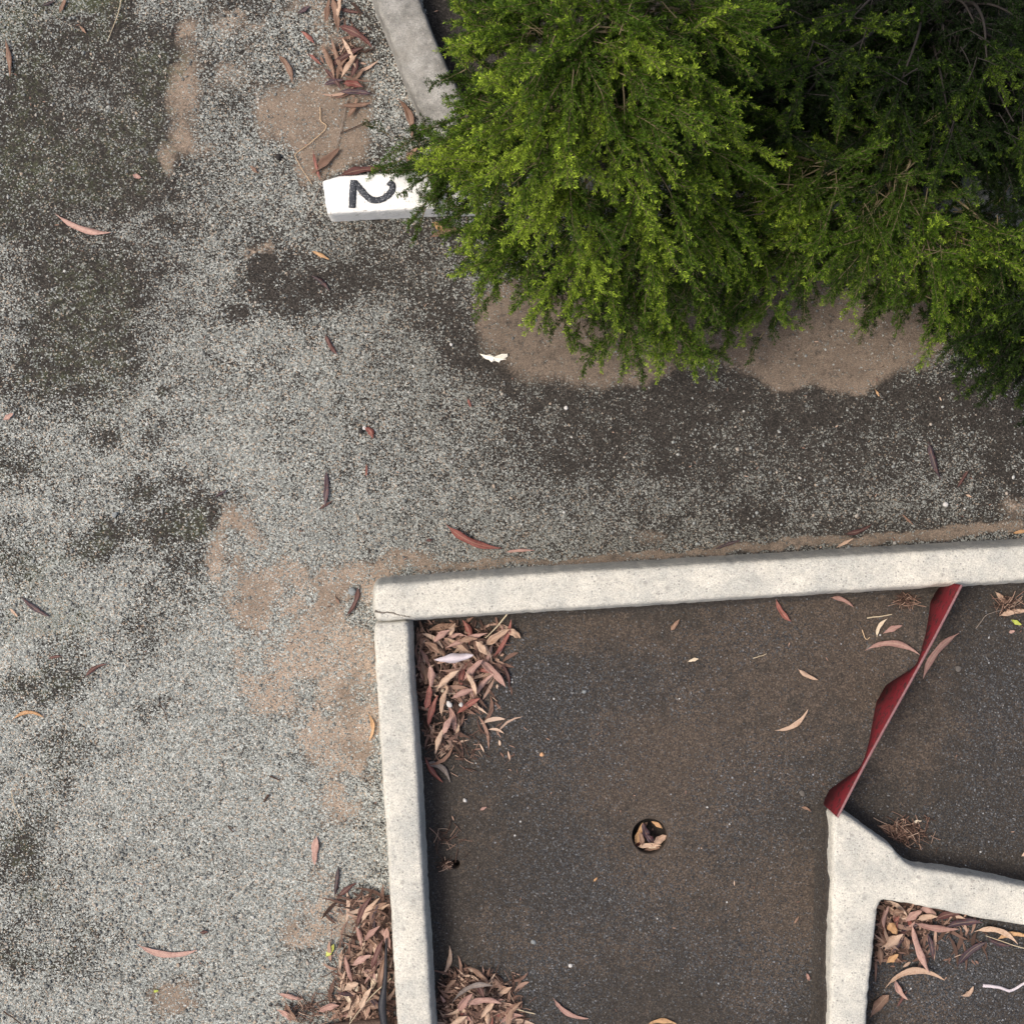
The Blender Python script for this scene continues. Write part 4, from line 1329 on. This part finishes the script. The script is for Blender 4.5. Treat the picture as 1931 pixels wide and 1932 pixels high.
tuft('dry_needles', 1708, 1570, 42, 24, 190, 'tangle of fine dry twigs beside the forked kerb', 3)
tuft('dry_needles', 1705, 1134, 20, 13, 60, 'small tangle of dry twigs left of the red board', 4, h=.012)
tuft('dry_needles', 1900, 1140, 26, 18, 70, 'tangle of fine dry twigs right of the red board at the edge', 5, h=.012)
tuft('dry_needles', 655, 95, 24, 20, 60, 'fine orange twigs scattered in the leaf drift', 6, h=.01)
tuft('dry_needles', 905, 1890, 80, 50, 200, 'fine dry twigs over the bottom heap', 7, z0=.012, h=.035)
tuft('dry_needles', 690, 1850, 70, 90, 170, 'fine dry twigs over the lower left heap', 8, z0=.012, h=.03)
tuft('dry_needles', 588, 1905, 60, 30, 120, 'fine dry twigs left of the weathered log', 9, h=.012)
tuft('dry_needles', 1545, 455, 40, 22, 90, 'dry twigs caught under the right shrub', 10, h=.02)
tuft('dry_needles', 845, 1580, 30, 36, 26, 'scattered pale husks near the small drain hole', 11, h=.003)
tuft('dry_needles', 843, 1630, 11, 7, 26, 'plug of husks beside the small drain hole', 12, h=.01)
tuft('dry_needles', 880, 1420, 40, 40, 24, 'scattered pale husks below the corner heap', 13, h=.003)


def pebble(u, v, r, mat, label, seed, flat=.7, name='pebble', cat='pebble', z=.005):
    bm = bmesh.new()
    bmesh.ops.create_icosphere(bm, subdivisions=3, radius=1)
    rr = random.Random(seed)
    ph = [rr.uniform(0, 6) for _ in range(6)]
    for vt in bm.verts:
        c = vt.co
        k = 1 + .16 * math.sin(2.1 * c.x + ph[0]) + .14 * math.sin(2.7 * c.y + ph[1]) + .1 * math.sin(4.3 * c.z + ph[2]) + .06 * math.sin(7 * c.x + 5 * c.y + ph[3])
        vt.co = Vector((c.x * k * 1.15, c.y * k * .9, c.z * k * flat)) * r * PXM
    me = bpy.data.meshes.new(name)
    bm.to_mesh(me)
    bm.free()
    for p in me.polygons:
        p.use_smooth = True
    o = link(name, me, [mat])
    x, y = W(u, v, z)
    o.location = (x, y, z)
    o.rotation_euler = (0, 0, rr.uniform(0, 6))
    return tag(o, label, cat, 'loose pebbles' if name == 'pebble' else None)


pebble(665, 1115, 7.5, MAT['pale_stone'], 'pale grey pebble on sand by the corner of the kerbs', 1)
pebble(217, 970, 5, MAT['pale_stone'], 'pale bluish pebble above the dark moss patch at the left', 2)
pebble(1022, 1423, 3.6, MAT['ochre_stone'], 'orange pebble on the dark surface right of the corner heap', 3)
pebble(876.5, 1510, 3.4, MAT['white_stone'], 'white pebble on the dark surface above the small drain hole', 4)
pebble(1076, 1821, 4, MAT['white_stone'], 'white pebble on the dark surface near the bottom', 5)
pebble(1006, 1777, 4.4, MAT['pale_stone'], 'bluish pebble on the dark surface below the cup and to its left', 6)
pebble(1102, 1305, 4, MAT['pale_stone'], 'grey pebble on the dark surface above the cup', 7)
pebble(1806, 1262, 5, MAT['ochre_dull'], 'dull grey stone right of the red board', 8, .4)
pebble(1513, 1497, 5, MAT['ochre_dull'], 'grey stone left of the foot of the red board', 9, .4)
pebble(1638, 1223, 7, MAT['ochre_dull'], 'flat dusty stone under the arching leaf', 10, .2, z=.003)
pebble(525, 295, 5.5, MAT['black_nut'], 'round black nut on sand left of the numbered kerb', 11, .9, 'gum_nut', 'nut', .007)
pebble(1067, 769, 4, MAT['white_stone'], 'white pebble on dark soil below the shrub', 12)
pebble(851, 713 - 63, 3, MAT['white_stone'], 'white pebble left of the white scrap', 13)
pebble(1783, 951, 5, MAT['white_stone'], 'pinkish white pebble below the purple leaf at the right', 14)
pebble(846, 1328, 6, MAT['white_stone'], 'white shell like chip in the corner heap', 15, .5, z=.05)
pebble(869, 1329, 3.6, MAT['white_stone'], 'small white chip in the corner heap', 16, .5, z=.045)
pebble(687, 808, 3.6, MAT['white_stone'], 'white chip held by the curled reddish leaf', 17, .7, z=.009)
pebble(682, 813, 5, MAT['black_nut'], 'black nut beside the curled reddish leaf', 18, .8, 'gum_nut', 'nut', .006)

# loose gravel with real relief: far too many to count
Ms = NT('loose_stones')
_g = Ms.n('ShaderNodeNewGeometry')
Ms.col(Ms.mix(0.25, Ms.ramp(_g.outputs['Random Per Island'], [(0, (0.05, 0.05, 0.047)), (.3, (0.14, 0.145, 0.135)), (.65, (0.26, 0.275, 0.26)), (.85, (0.36, 0.36, 0.33)), (.93, (0.36, 0.27, 0.19)), (1, (0.5, 0.5, 0.47))]), Ms.mix(Ms.noise(300, 2), (0.1, 0.1, 0.1), (0.4, 0.4, 0.38))))
_i = bmesh.new()
bmesh.ops.create_icosphere(_i, subdivisions=1, radius=1)
ICO_V = np.array([v.co[:] for v in _i.verts])
ICO_F = np.array([[v.index for v in f.verts] for f in _i.faces])
_i.free()


def stones(name, label, n, accept, r0, r1, z0, mat, seed):
    r = np.random.default_rng(seed)
    u = r.uniform(-150, 2080, n * 4)
    v = r.uniform(-150, 2080, n * 4)
    k = accept(u, v) > r.random(n * 4)
    u, v = u[k][:n], v[k][:n]
    m = len(u)
    rad = r0 + (r1 - r0) * r.random(m) ** 3
    x = (u - 965.5) * PXM
    y = (966 - v) * PXM
    a = r.uniform(0, 6.28, m)
    sc = np.stack([rad * r.uniform(.8, 1.4, m), rad * r.uniform(.7, 1.1, m), rad * r.uniform(.45, .8, m)], 1)
    V = ICO_V[None] * (1 + r.normal(0, .16, (m, 12, 1))) * sc[:, None]
    X = V[..., 0] * np.cos(a)[:, None] - V[..., 1] * np.sin(a)[:, None] + x[:, None]
    Y = V[..., 0] * np.sin(a)[:, None] + V[..., 1] * np.cos(a)[:, None] + y[:, None]
    Z = V[..., 2] + z0 + .25 * sc[:, 2][:, None]
    F = (ICO_F[None] + 12 * np.arange(m)[:, None, None]).reshape(-1, 3)
    o = link(name, mesh_np(name, np.stack([X, Y, Z], -1).reshape(-1, 3), None, F, smooth=False), [mat])
    return tag(o, label, 'gravel', kind='stuff')


def acc_ground(u, v):
    gr, sa, _, _, di = ground_masks(u, v)
    k = (np.clip(gr, 0, 1) * .8 + .10) * (1 - .7 * di)
    for P_ in (lane_poly, K1, K2, K4, K5, K6):
        k = np.where(in_poly(u, v, P_), 0, k)
    return np.where((u > 800) & (v < 330), 0, k)


def acc_lane(u, v):
    k = blobs(u, v, LS) * .8 + .08
    k = np.where(in_poly(u, v, lane_poly), k, 0)
    for P_ in (K1, K2, K3):
        k = np.where(in_poly(u, v, P_), 0, k)
    return np.where((np.hypot(u - 1225, v - 1577) < 42) | (np.hypot(u - 860, v - 1630) < 16), 0, k)


stones('loose_gravel', 'loose grey gravel stones strewn over the ground', 17000, acc_ground, .0016, .0055, .0005, Ms.m, 77)
MAT['lane_grit'] = simple('blue_grey_grit', (0.045, 0.046, 0.048), (0.17, 0.175, 0.185), 150)
stones('loose_grit', 'fine blue grey grit strewn over the dark playing surface', 3200, acc_lane, .0010, .0030, .004, MAT['lane_grit'], 78)

# crumbs of bark, seed and leaf blown over everything
_r = random.Random(31)
V, Q = [], []
while len(V) < 420 * 6:
    u, v = _r.uniform(-100, 2030), _r.uniform(-100, 2030)
    if any(in_poly(np.array(u), np.array(v), P_) for P_ in (K1, K2, K3, K4, K5, K6)):
        continue
    x, y = W(u, v, .006)
    L, w, a = _r.uniform(.004, .016), _r.uniform(.0012, .0038), _r.uniform(0, 6.28)
    ca, sa = math.cos(a), math.sin(a)
    b = len(V)
    for s_, t_ in ((-1, 0), (-.3, 1), (-.3, -1), (.5, .8), (.5, -.8), (1, .1)):
        dx, dy = s_ * L / 2, t_ * w / 2
        V.append((x + ca * dx - sa * dy, y + sa * dx + ca * dy, .0075 + _r.uniform(0, .0025)))
    Q += [(b, b + 2, b + 4, b + 1), (b + 1, b + 4, b + 5, b + 3)]
tag(link('litter_crumbs', mesh_np('litter_crumbs', V, Q, smooth=False), [MAT['litter']]), 'small crumbs of bark and leaf scattered over the ground', 'leaf litter', kind='stuff')

# white scrap: torn, ragged feather like piece
pts = [(905, 668), (914, 671), (924, 669), (934, 672), (946, 668), (957, 668), (957, 673), (951, 676), (955, 678), (944, 680), (941, 684), (933, 681), (927, 684), (922, 679), (915, 677)]
bm = bmesh.new()
zs = [.009 + .004 * math.sin(i * 1.7) for i in range(len(pts))]
cx, cy = W(932, 675, .009)
vs_ = [bm.verts.new((W(u, v, .009)[0] - cx, W(u, v, .009)[1] - cy, z - .009)) for (u, v), z in zip(pts, zs)]
ctr = bm.verts.new((0, 0, .006))
for i in range(len(vs_)):
    bm.faces.new((vs_[i], vs_[(i + 1) % len(vs_)], ctr))
bmesh.ops.subdivide_edges(bm, edges=bm.edges[:], cuts=2, use_grid_fill=True, fractal=.25, seed=4)
r = bmesh.ops.extrude_face_region(bm, geom=bm.faces[:])
for g_ in r['geom']:
    if isinstance(g_, bmesh.types.BMVert):
        g_.co.z -= .001
bmesh.ops.recalc_face_normals(bm, faces=bm.faces)
me = bpy.data.meshes.new('white_scrap')
bm.to_mesh(me)
bm.free()
o = link('white_scrap', me, [MAT['feather']])
o.location = (cx, cy, .009)
tag(o, 'torn white scrap like a feather on dark soil by the brown earth patch', 'scrap')

# bleached bark strip on the corner heap
o = add_leaf(820, 1245, 893, 1236, 17, 'grey', -.03, .062, 'pale lavender bark strip lying across the corner heap', None, 'bark_strip', 'bark', stalk=False, curl=-1.1, lift=0)
o.data.materials[0] = MAT['lavbark']
# broken bark piece by the numbered kerb
o = add_leaf(588, 329, 641, 281, 15, 'brown', 0, .008, 'broad brown piece of bark slanting to the left end of the numbered kerb', None, 'bark_piece', 'bark', stalk=False, curl=.5, lift=.02)
o.data.materials[0] = MAT['bark']

# black rubber strap along the outside of the kerb
cu = cr([(729, 1770), (728, 1800), (727, 1840), (724, 1870), (721, 1900), (725, 1935), (728, 1980)], 8)
wd = np.interp(np.linspace(0, 1, len(cu)), [0, .25, .45, .62, .75, 1], [.004, .010, .014, .024, .022, .014])
zst = np.interp(np.linspace(0, 1, len(cu)), [0, .5, 1], [.045, .062, .062])
P = np.array([W(u, v, z) for (u, v), z in zip(cu, zst)])
t = np.gradient(P, axis=0)
t /= np.linalg.norm(t, axis=1, keepdims=True)
nr = np.stack([-t[:, 1], t[:, 0]], 1)
V, Q = [], []
for i in range(len(P)):
    for k, (a, dzz) in enumerate(((-1, -.002), (-.5, .003), (.5, .004), (1, 0), (.5, -.004), (-.5, -.004))):
        p = P[i] + nr[i] * a * wd[i] / 2
        V.append((p[0], p[1], zst[i] + dzz))
for i in range(len(P) - 1):
    for k in range(6):
        a, b = i * 6 + k, i * 6 + (k + 1) % 6
        Q.append((a, b, b + 6, a + 6))
tag(link('rubber_strap', mesh_np('rubber_strap', V, Q), [MAT['rubber']]), 'black rubber strap lying on the heap along the kerb', 'strap')

# weathered log at the bottom edge
Pl = np.array([(*W(u, v, .02), .022) for u, v in cr([(520, 1990), (590, 1955), (650, 1944), (700, 1940), (738, 1938)], 8)])
V, Q = tube_geo(Pl, np.linspace(.018, .030, len(Pl)), 18)
ang = np.tile(np.arange(18), len(Pl))
V = np.array(V)
V[:, 2] += .004 * (fbm(ang * 1.3, np.repeat(np.arange(len(Pl)), 18) * .12, 70) - .5) * 2
V[:, 1] += .006 * (fbm(ang * 1.3, np.repeat(np.arange(len(Pl)), 18) * .12, 71) - .5)
tag(link('log', mesh_np('log', V, Q), [MAT['wood']]), 'fibrous weathered branch lying at the bottom edge under the heap', 'branch')

# ------------------------------------------------------------------ shrubs


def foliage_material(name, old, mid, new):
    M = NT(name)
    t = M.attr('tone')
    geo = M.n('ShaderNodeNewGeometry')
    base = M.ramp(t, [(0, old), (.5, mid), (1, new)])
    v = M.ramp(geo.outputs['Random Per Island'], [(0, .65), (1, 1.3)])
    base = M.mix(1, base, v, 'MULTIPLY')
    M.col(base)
    M.rough(.6)
    M.b.inputs['Specular IOR Level'].default_value = .16
    tr = M.n('ShaderNodeBsdfTranslucent')
    M.put(tr.inputs[0], base)
    mx = M.n('ShaderNodeMixShader')
    mx.inputs[0].default_value = .22
    M.t.links.new(M.b.outputs[0], mx.inputs[1])
    M.t.links.new(tr.outputs[0], mx.inputs[2])
    out = [n for n in M.t.nodes if n.type == 'OUTPUT_MATERIAL'][0]
    M.t.links.new(mx.outputs[0], out.inputs[0])
    return M.m


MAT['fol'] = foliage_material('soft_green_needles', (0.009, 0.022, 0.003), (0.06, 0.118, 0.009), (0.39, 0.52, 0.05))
MAT['fol_shaded'] = foliage_material('shade_toned_needles', (0.003, 0.008, 0.002), (0.018, 0.04, 0.004), (0.14, 0.21, 0.018))  # deep shade of the upper right painted into darker leaf colours
MAT['stem_shaded'] = simple('shade_toned_stem', (0.012, 0.010, 0.009), (0.04, 0.034, 0.03), 80, .85)  # stem colour darkened to carry the same deep shade
MAT['stem'] = simple('shrub_stem', (0.075, 0.062, 0.036), (0.2, 0.16, 0.09), 80, .85)


def norm(v):
    return v / (np.linalg.norm(v, axis=-1, keepdims=True) + 1e-9)


class Plant:
    def __init__(self):
        self.nv, self.nt, self.bv, self.bq, self.bn = [], [], [], [], 0

    def needles(self, P0, T, tone, ln, wd):
        """P0 (n,3) roots on a twig, T (n,3) twig tangents"""
        n = len(P0)
        r = norm(rng.normal(0, 1, (n, 3)))
        side = norm(np.cross(T, r))
        d = norm(T * rng.uniform(.5, 1.1, (n, 1)) + side)
        L = ln * rng.uniform(.7, 1.25, (n, 1))
        w = norm(np.cross(d, rng.normal(0, 1, (n, 3)))) * wd * rng.uniform(.8, 1.2, (n, 1))
        a = P0
        m = P0 + d * L * .5
        e = P0 + d * L
        self.nv.append(np.stack([a, m + w / 2, e, m - w / 2], 1).reshape(-1, 3))
        self.nt.append(np.repeat(np.clip(tone, 0, 1), 4))

    def branch(self, P, r0, r1, sides=4):
        V, Q = tube_geo(P, np.linspace(r0, r1, len(P)), sides)
        self.bv.append(V)
        self.bq.append(Q + self.bn)
        self.bn += len(V)

    def twig(self, p, d, L, droop, tone0, tone1, stem_r, dens, bare=0.0, ln=.0105, wd=.0020, seg=7):
        P = [np.array(p, float)]
        d = d / np.linalg.norm(d)
        wob = rng.normal(0, .07, (seg, 3))
        D = []
        for i in range(seg):
            d = d + np.array([0, 0, -droop / seg]) + wob[i]
            d = d / np.linalg.norm(d)
            D.append(d)
            P.append(P[-1] + d * L / seg)
        P = np.array(P)
        self.branch(P, stem_r, stem_r * .45, 4 if stem_r > .0012 else 3)
        n = max(3, int(L * (1 - bare) * dens))
        t = bare + (1 - bare) * rng.random(n)
        x = t * seg
        i = np.minimum(x.astype(int), seg - 1)
        f = (x - i)[:, None]
        pos = P[i] * (1 - f) + P[i + 1] * f
        T = np.array(D)[i]
        tn = tone0 + (tone1 - tone0) * t ** 2.2 + rng.normal(0, .07, n)
        self.needles(pos, T, tn, ln * (1 - .35 * t[:, None] ** 4), wd)
        return P, np.array(D)

    def spray(self, p, d, L, droop, tone, fresh, bare=.25, full=1.0):
        """a leafy shoot with feathery side shoots in its outer part"""
        P, D = self.twig(p, d, L, droop, tone, tone + fresh * .6, .0016, 950, bare)
        ns = int(L / .011 * full)
        for k in range(ns):
            t = bare + (1 - bare) * (k + rng.random()) / ns * .97
            x = t * (len(P) - 1)
            i = min(int(x), len(D) - 1)
            pos = P[i] + (P[i + 1] - P[i]) * (x - i)
            T = D[i]
            sd_ = norm(np.cross(T, norm(rng.normal(0, 1, 3))))
            sd_[2] *= .55
            dd = norm(T * 1.1 + sd_ * rng.uniform(.4, .85))
            l2 = rng.uniform(.025, .078) * (1.05 - .55 * t) * (L / .2) ** .35
            self.twig(pos, dd, l2, rng.uniform(-.5, .35), tone + .05, tone + fresh * (.3 + .7 * t), .0005, 1120, 0.0, seg=4)

    def finish(self, root, fmat, smat):
        V = np.vstack(self.nv)
        T = np.concatenate(self.nt)
        F = np.arange(len(V)).reshape(-1, 4)
        me = mesh_np('foliage', V, F, smooth=False)
        attr(me, 'tone', T)
        a = link('foliage', me, [fmat], root)
        b = link('branches', mesh_np('branches', np.vstack(self.bv), np.vstack(self.bq)), [smat], root)
        return len(F)


def shrub(base, lobes, label, fmat, seed, inner=.8):
    """base (u, v); lobes (u, v, z, reach in m, number of shoots, tone, fresh)"""
    global rng
    rng = np.random.default_rng(seed)
    bx, by = W(base[0], base[1], 0)
    root = thing('shrub', label, 'shrub', (bx, by, 0))
    pl = Plant()
    b0 = np.array([0., 0., 0.])
    trunk = []
    for (u, v, z, reach, ns, tone, fresh) in lobes:
        x, y = W(u, v, z)
        node = np.array([x - bx, y - by, z])
        # limb from the root crown to the node
        out = node.copy()
        out[2] = 0
        ol = np.linalg.norm(out)
        m1 = node * np.array([.22, .22, .55]) + rng.normal(0, .02, 3)
        m2 = node * np.array([.62, .62, .92]) + rng.normal(0, .02, 3)
        m1[2] = max(m1[2], .03)
        path = cr([b0 + np.array([*rng.normal(0, .015, 2), -.02]), m1, m2, node], 6)
        pl.branch(path, .004 + .004 * min(z, 1), .002, 6)
        o = out / (ol + 1e-6)
        lt = rng.normal(0, .06)
        for k in range(int(ns * 1.05)):
            # radiate outwards, biased away from the shrub's heart and to the light
            a = rng.normal(0, 1, 3)
            a[2] = abs(a[2]) * .5
            d = norm(o * (.95 if ol > .12 else .2) + a * .75 + np.array([0, 0, .22]))
            L = reach * rng.uniform(.65, 1.2)
            st = node + rng.normal(0, .02, 3) - d * L * .15
            tn = tone + lt + rng.normal(0, .09)
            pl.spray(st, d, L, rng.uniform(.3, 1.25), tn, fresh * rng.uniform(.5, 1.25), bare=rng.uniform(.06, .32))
        # inner, older shoots below, the crown's inner shade put into their dark tone
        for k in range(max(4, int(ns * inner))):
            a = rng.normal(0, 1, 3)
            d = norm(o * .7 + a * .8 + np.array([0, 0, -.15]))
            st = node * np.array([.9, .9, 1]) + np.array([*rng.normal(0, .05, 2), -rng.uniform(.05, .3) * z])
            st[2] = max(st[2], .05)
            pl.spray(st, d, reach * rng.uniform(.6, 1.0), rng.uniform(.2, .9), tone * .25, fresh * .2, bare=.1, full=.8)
    # short stout trunk
    tv, tq = tube_geo([(0, 0, -.03), (.004, .003, .03), (.0, .008, .07), (0, .006, .11)], [.026, .022, .017, .008], 10)
    link('trunk', mesh_np('trunk', tv, tq), [MAT['stem']], root)
    return pl.finish(root, fmat, MAT['stem_shaded'] if fmat is MAT['fol_shaded'] else MAT['stem'])


A_ = [  # the tall yellow green shrub
    (1120, 60, 1.02, .24, 12, .4, .55), (1190, 120, 1.0, .24, 12, .4, .55), (1230, 20, .92, .22, 10, .36, .5),
    (1385, 70, .62, .22, 9, .28, .45), (1350, 150, .6, .22, 9, .28, .45),
    (1085, 120, 1.00, .26, 15, .42, .55), (1165, 40, 1.02, .24, 13, .42, .5), (1000, 50, .86, .18, 13, .36, .55), (965, 95, .66, .15, 12, .3, .5), (1255, 110, .9, .24, 13, .38, .5),
    (1050, 225, .92, .25, 14, .42, .6), (1180, 215, .96, .25, 14, .42, .6), (975, 215, .70, .19, 13, .34, .6), (925, 240, .44, .15, 11, .24, .4), (870, 300, .30, .14, 8, .24, .35), (805, 326, .2, .12, 5, .24, .4), (772, 296, .14, .10, 3, .24, .4), (815, 380, .18, .11, 4, .24, .4), (850, 290, .3, .13, 6, .26, .35),
    (955, 325, .66, .23, 13, .36, .6), (1085, 335, .80, .24, 14, .4, .6), (1205, 330, .80, .24, 14, .4, .6), (1295, 240, .72, .23, 12, .34, .5), (905, 360, .32, .13, 8, .22, .4), (945, 410, .42, .17, 12, .28, .5),
    (1005, 430, .50, .22, 13, .32, .6), (1120, 445, .58, .23, 13, .34, .6), (1235, 435, .58, .23, 13, .34, .6), (955, 490, .28, .14, 7, .26, .5), (1050, 500, .32, .17, 9, .3, .6), (1190, 530, .40, .20, 11, .32, .6),
    (1250, 590, .32, .18, 9, .32, .6), (1295, 640, .22, .14, 6, .32, .6), (1310, 500, .44, .21, 10, .32, .55), (1305, 375, .56, .22, 11, .32, .55), (930, 165, .48, .14, 10, .24, .4), (930, 30, .56, .14, 10, .26, .4),
    (1080, 0, .92, .24, 12, .38, .5), (1290, 20, .82, .23, 12, .36, .5), (1160, -90, .95, .25, 10, .36, .5), (1000, -80, .8, .2, 9, .34, .5), (1090, 590, .2, .12, 5, .3, .5), (1180, 610, .25, .15, 6, .3, .55)]
B_ = [  # low spreading shrub on the right
    (1420, 270, .46, .22, 10, .28, .5), (1500, 340, .46, .22, 10, .34, .6), (1400, 400, .44, .21, 9, .3, .55), (1560, 330, .5, .22, 10, .34, .65), (1640, 430, .48, .22, 11, .34, .65), (1760, 470, .46, .22, 11, .34, .65), (1850, 590, .3, .17, 8, .32, .6), (1700, 340, .5, .22, 9, .32, .6),
    (1880, 450, .4, .2, 9, .28, .5), (1500, 450, .34, .2, 8, .3, .55), (1450, 560, .24, .14, 5, .32, .6),
    (1500, 300, .38, .20, 8, .26, .4), (1590, 290, .44, .21, 9, .28, .5), (1690, 290, .48, .21, 10, .3, .5), (1470, 390, .38, .20, 9, .28, .5), (1560, 395, .42, .21, 9, .3, .5), (1660, 385, .46, .22, 11, .3, .55),
    (1740, 400, .44, .21, 10, .3, .5), (1810, 440, .40, .21, 10, .28, .5), (1830, 520, .36, .20, 10, .28, .5), (1760, 530, .34, .19, 9, .28, .5), (1690, 480, .36, .19, 9, .28, .5), (1600, 455, .28, .15, 5, .28, .5),
    (1430, 450, .36, .19, 9, .28, .5), (1400, 540, .30, .17, 7, .3, .55), (1440, 500, .28, .17, 6, .3, .5), (1375, 590, .22, .12, 4, .3, .5), (1390, 330, .45, .2, 8, .28, .45), (1800, 590, .26, .15, 5, .28, .5)]
C_ = [  # shrub at the top right, its deep shade put into the leaf tones
    (1530, 130, .66, .22, 7, .32, .75), (1700, 150, .62, .22, 7, .32, .75), (1860, 110, .62, .22, 7, .32, .75), (1600, 40, .66, .22, 6, .3, .7), (1790, 230, .55, .2, 6, .3, .75), (1910, 230, .5, .2, 6, .3, .7), (1480, 230, .55, .2, 6, .3, .7),
    (1690, 70, .52, .2, 10, .15, .35), (1740, 30, .5, .2, 9, .15, .3), (1650, 60, .46, .2, 9, .12, .3), (1790, 60, .46, .2, 8, .12, .3),
    (1430, 60, .60, .21, 8, .2, .4), (1540, 70, .50, .20, 7, .16, .35), (1630, 130, .52, .20, 8, .2, .4), (1480, 170, .46, .20, 7, .18, .35), (1570, 190, .44, .18, 6, .16, .3), (1760, 90, .46, .2, 7, .18, .35), (1840, 50, .5, .2, 8, .2, .4),
    (1700, 190, .42, .19, 6, .16, .3), (1790, 190, .42, .19, 6, .16, .3), (1890, 170, .42, .19, 7, .18, .35), (1840, 270, .36, .18, 6, .16, .3), (1920, 290, .36, .18, 6, .18, .35), (1650, 20, .5, .2, 7, .16, .3), (1960, 60, .45, .2, 7, .16, .3),
    (1500, -70, .5, .2, 7, .18, .3), (1700, -90, .5, .2, 7, .18, .3), (1880, -60, .5, .2, 7, .18, .3), (1400, 200, .5, .19, 6, .18, .3), (1990, 200, .45, .2, 6, .16, .3),
    (1450, 110, .30, .22, 8, .05, .15), (1560, 120, .28, .22, 8, .05, .15), (1660, 70, .28, .22, 8, .05, .15), (1720, 140, .26, .22, 8, .05, .15), (1800, 110, .28, .22, 8, .05, .15), (1880, 90, .28, .22, 8, .05, .15),
    (1620, 230, .26, .2, 7, .05, .15), (1520, 240, .26, .2, 7, .05, .15), (1740, 250, .24, .2, 7, .05, .15), (1850, 220, .26, .2, 7, .05, .15), (1930, 220, .26, .2, 7, .05, .15), (1600, 10, .3, .22, 8, .05, .15), (1800, 0, .3, .22, 8, .05, .15), (1930, 0, .3, .22, 8, .05, .15)]
D_ = [  # dark shrub cut by the right edge
    (1880, 600, .34, .18, 9, .24, .45), (1930, 620, .34, .18, 9, .22, .45), (1945, 690, .2, .12, 6, .26, .5), (1900, 520, .36, .18, 8, .2, .4),
    (1910, 480, .34, .18, 7, .2, .35), (1905, 570, .34, .18, 8, .2, .4), (1890, 640, .28, .16, 6, .24, .45), (1920, 690, .24, .15, 6, .26, .45), (1960, 560, .4, .2, 8, .2, .4), (1960, 660, .32, .18, 8, .22, .4), (2020, 600, .4, .2, 8, .2, .4),
    (1915, 390, .32, .17, 5, .2, .35), (2010, 480, .4, .2, 7, .2, .35)]
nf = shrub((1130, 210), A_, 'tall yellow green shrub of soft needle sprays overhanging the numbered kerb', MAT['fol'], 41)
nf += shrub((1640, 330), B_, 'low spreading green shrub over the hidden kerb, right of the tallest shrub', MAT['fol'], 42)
nf += shrub((1690, 60), C_, 'dark green shrub in deep shade at the upper right', MAT['fol_shaded'], 43, 1.5)
nf += shrub((1985, 540), D_, 'dark green shrub cut off by the right edge, drooping to the black soil', MAT['fol_shaded'], 44)
print('needles', nf, 'objects', len(bpy.data.objects))
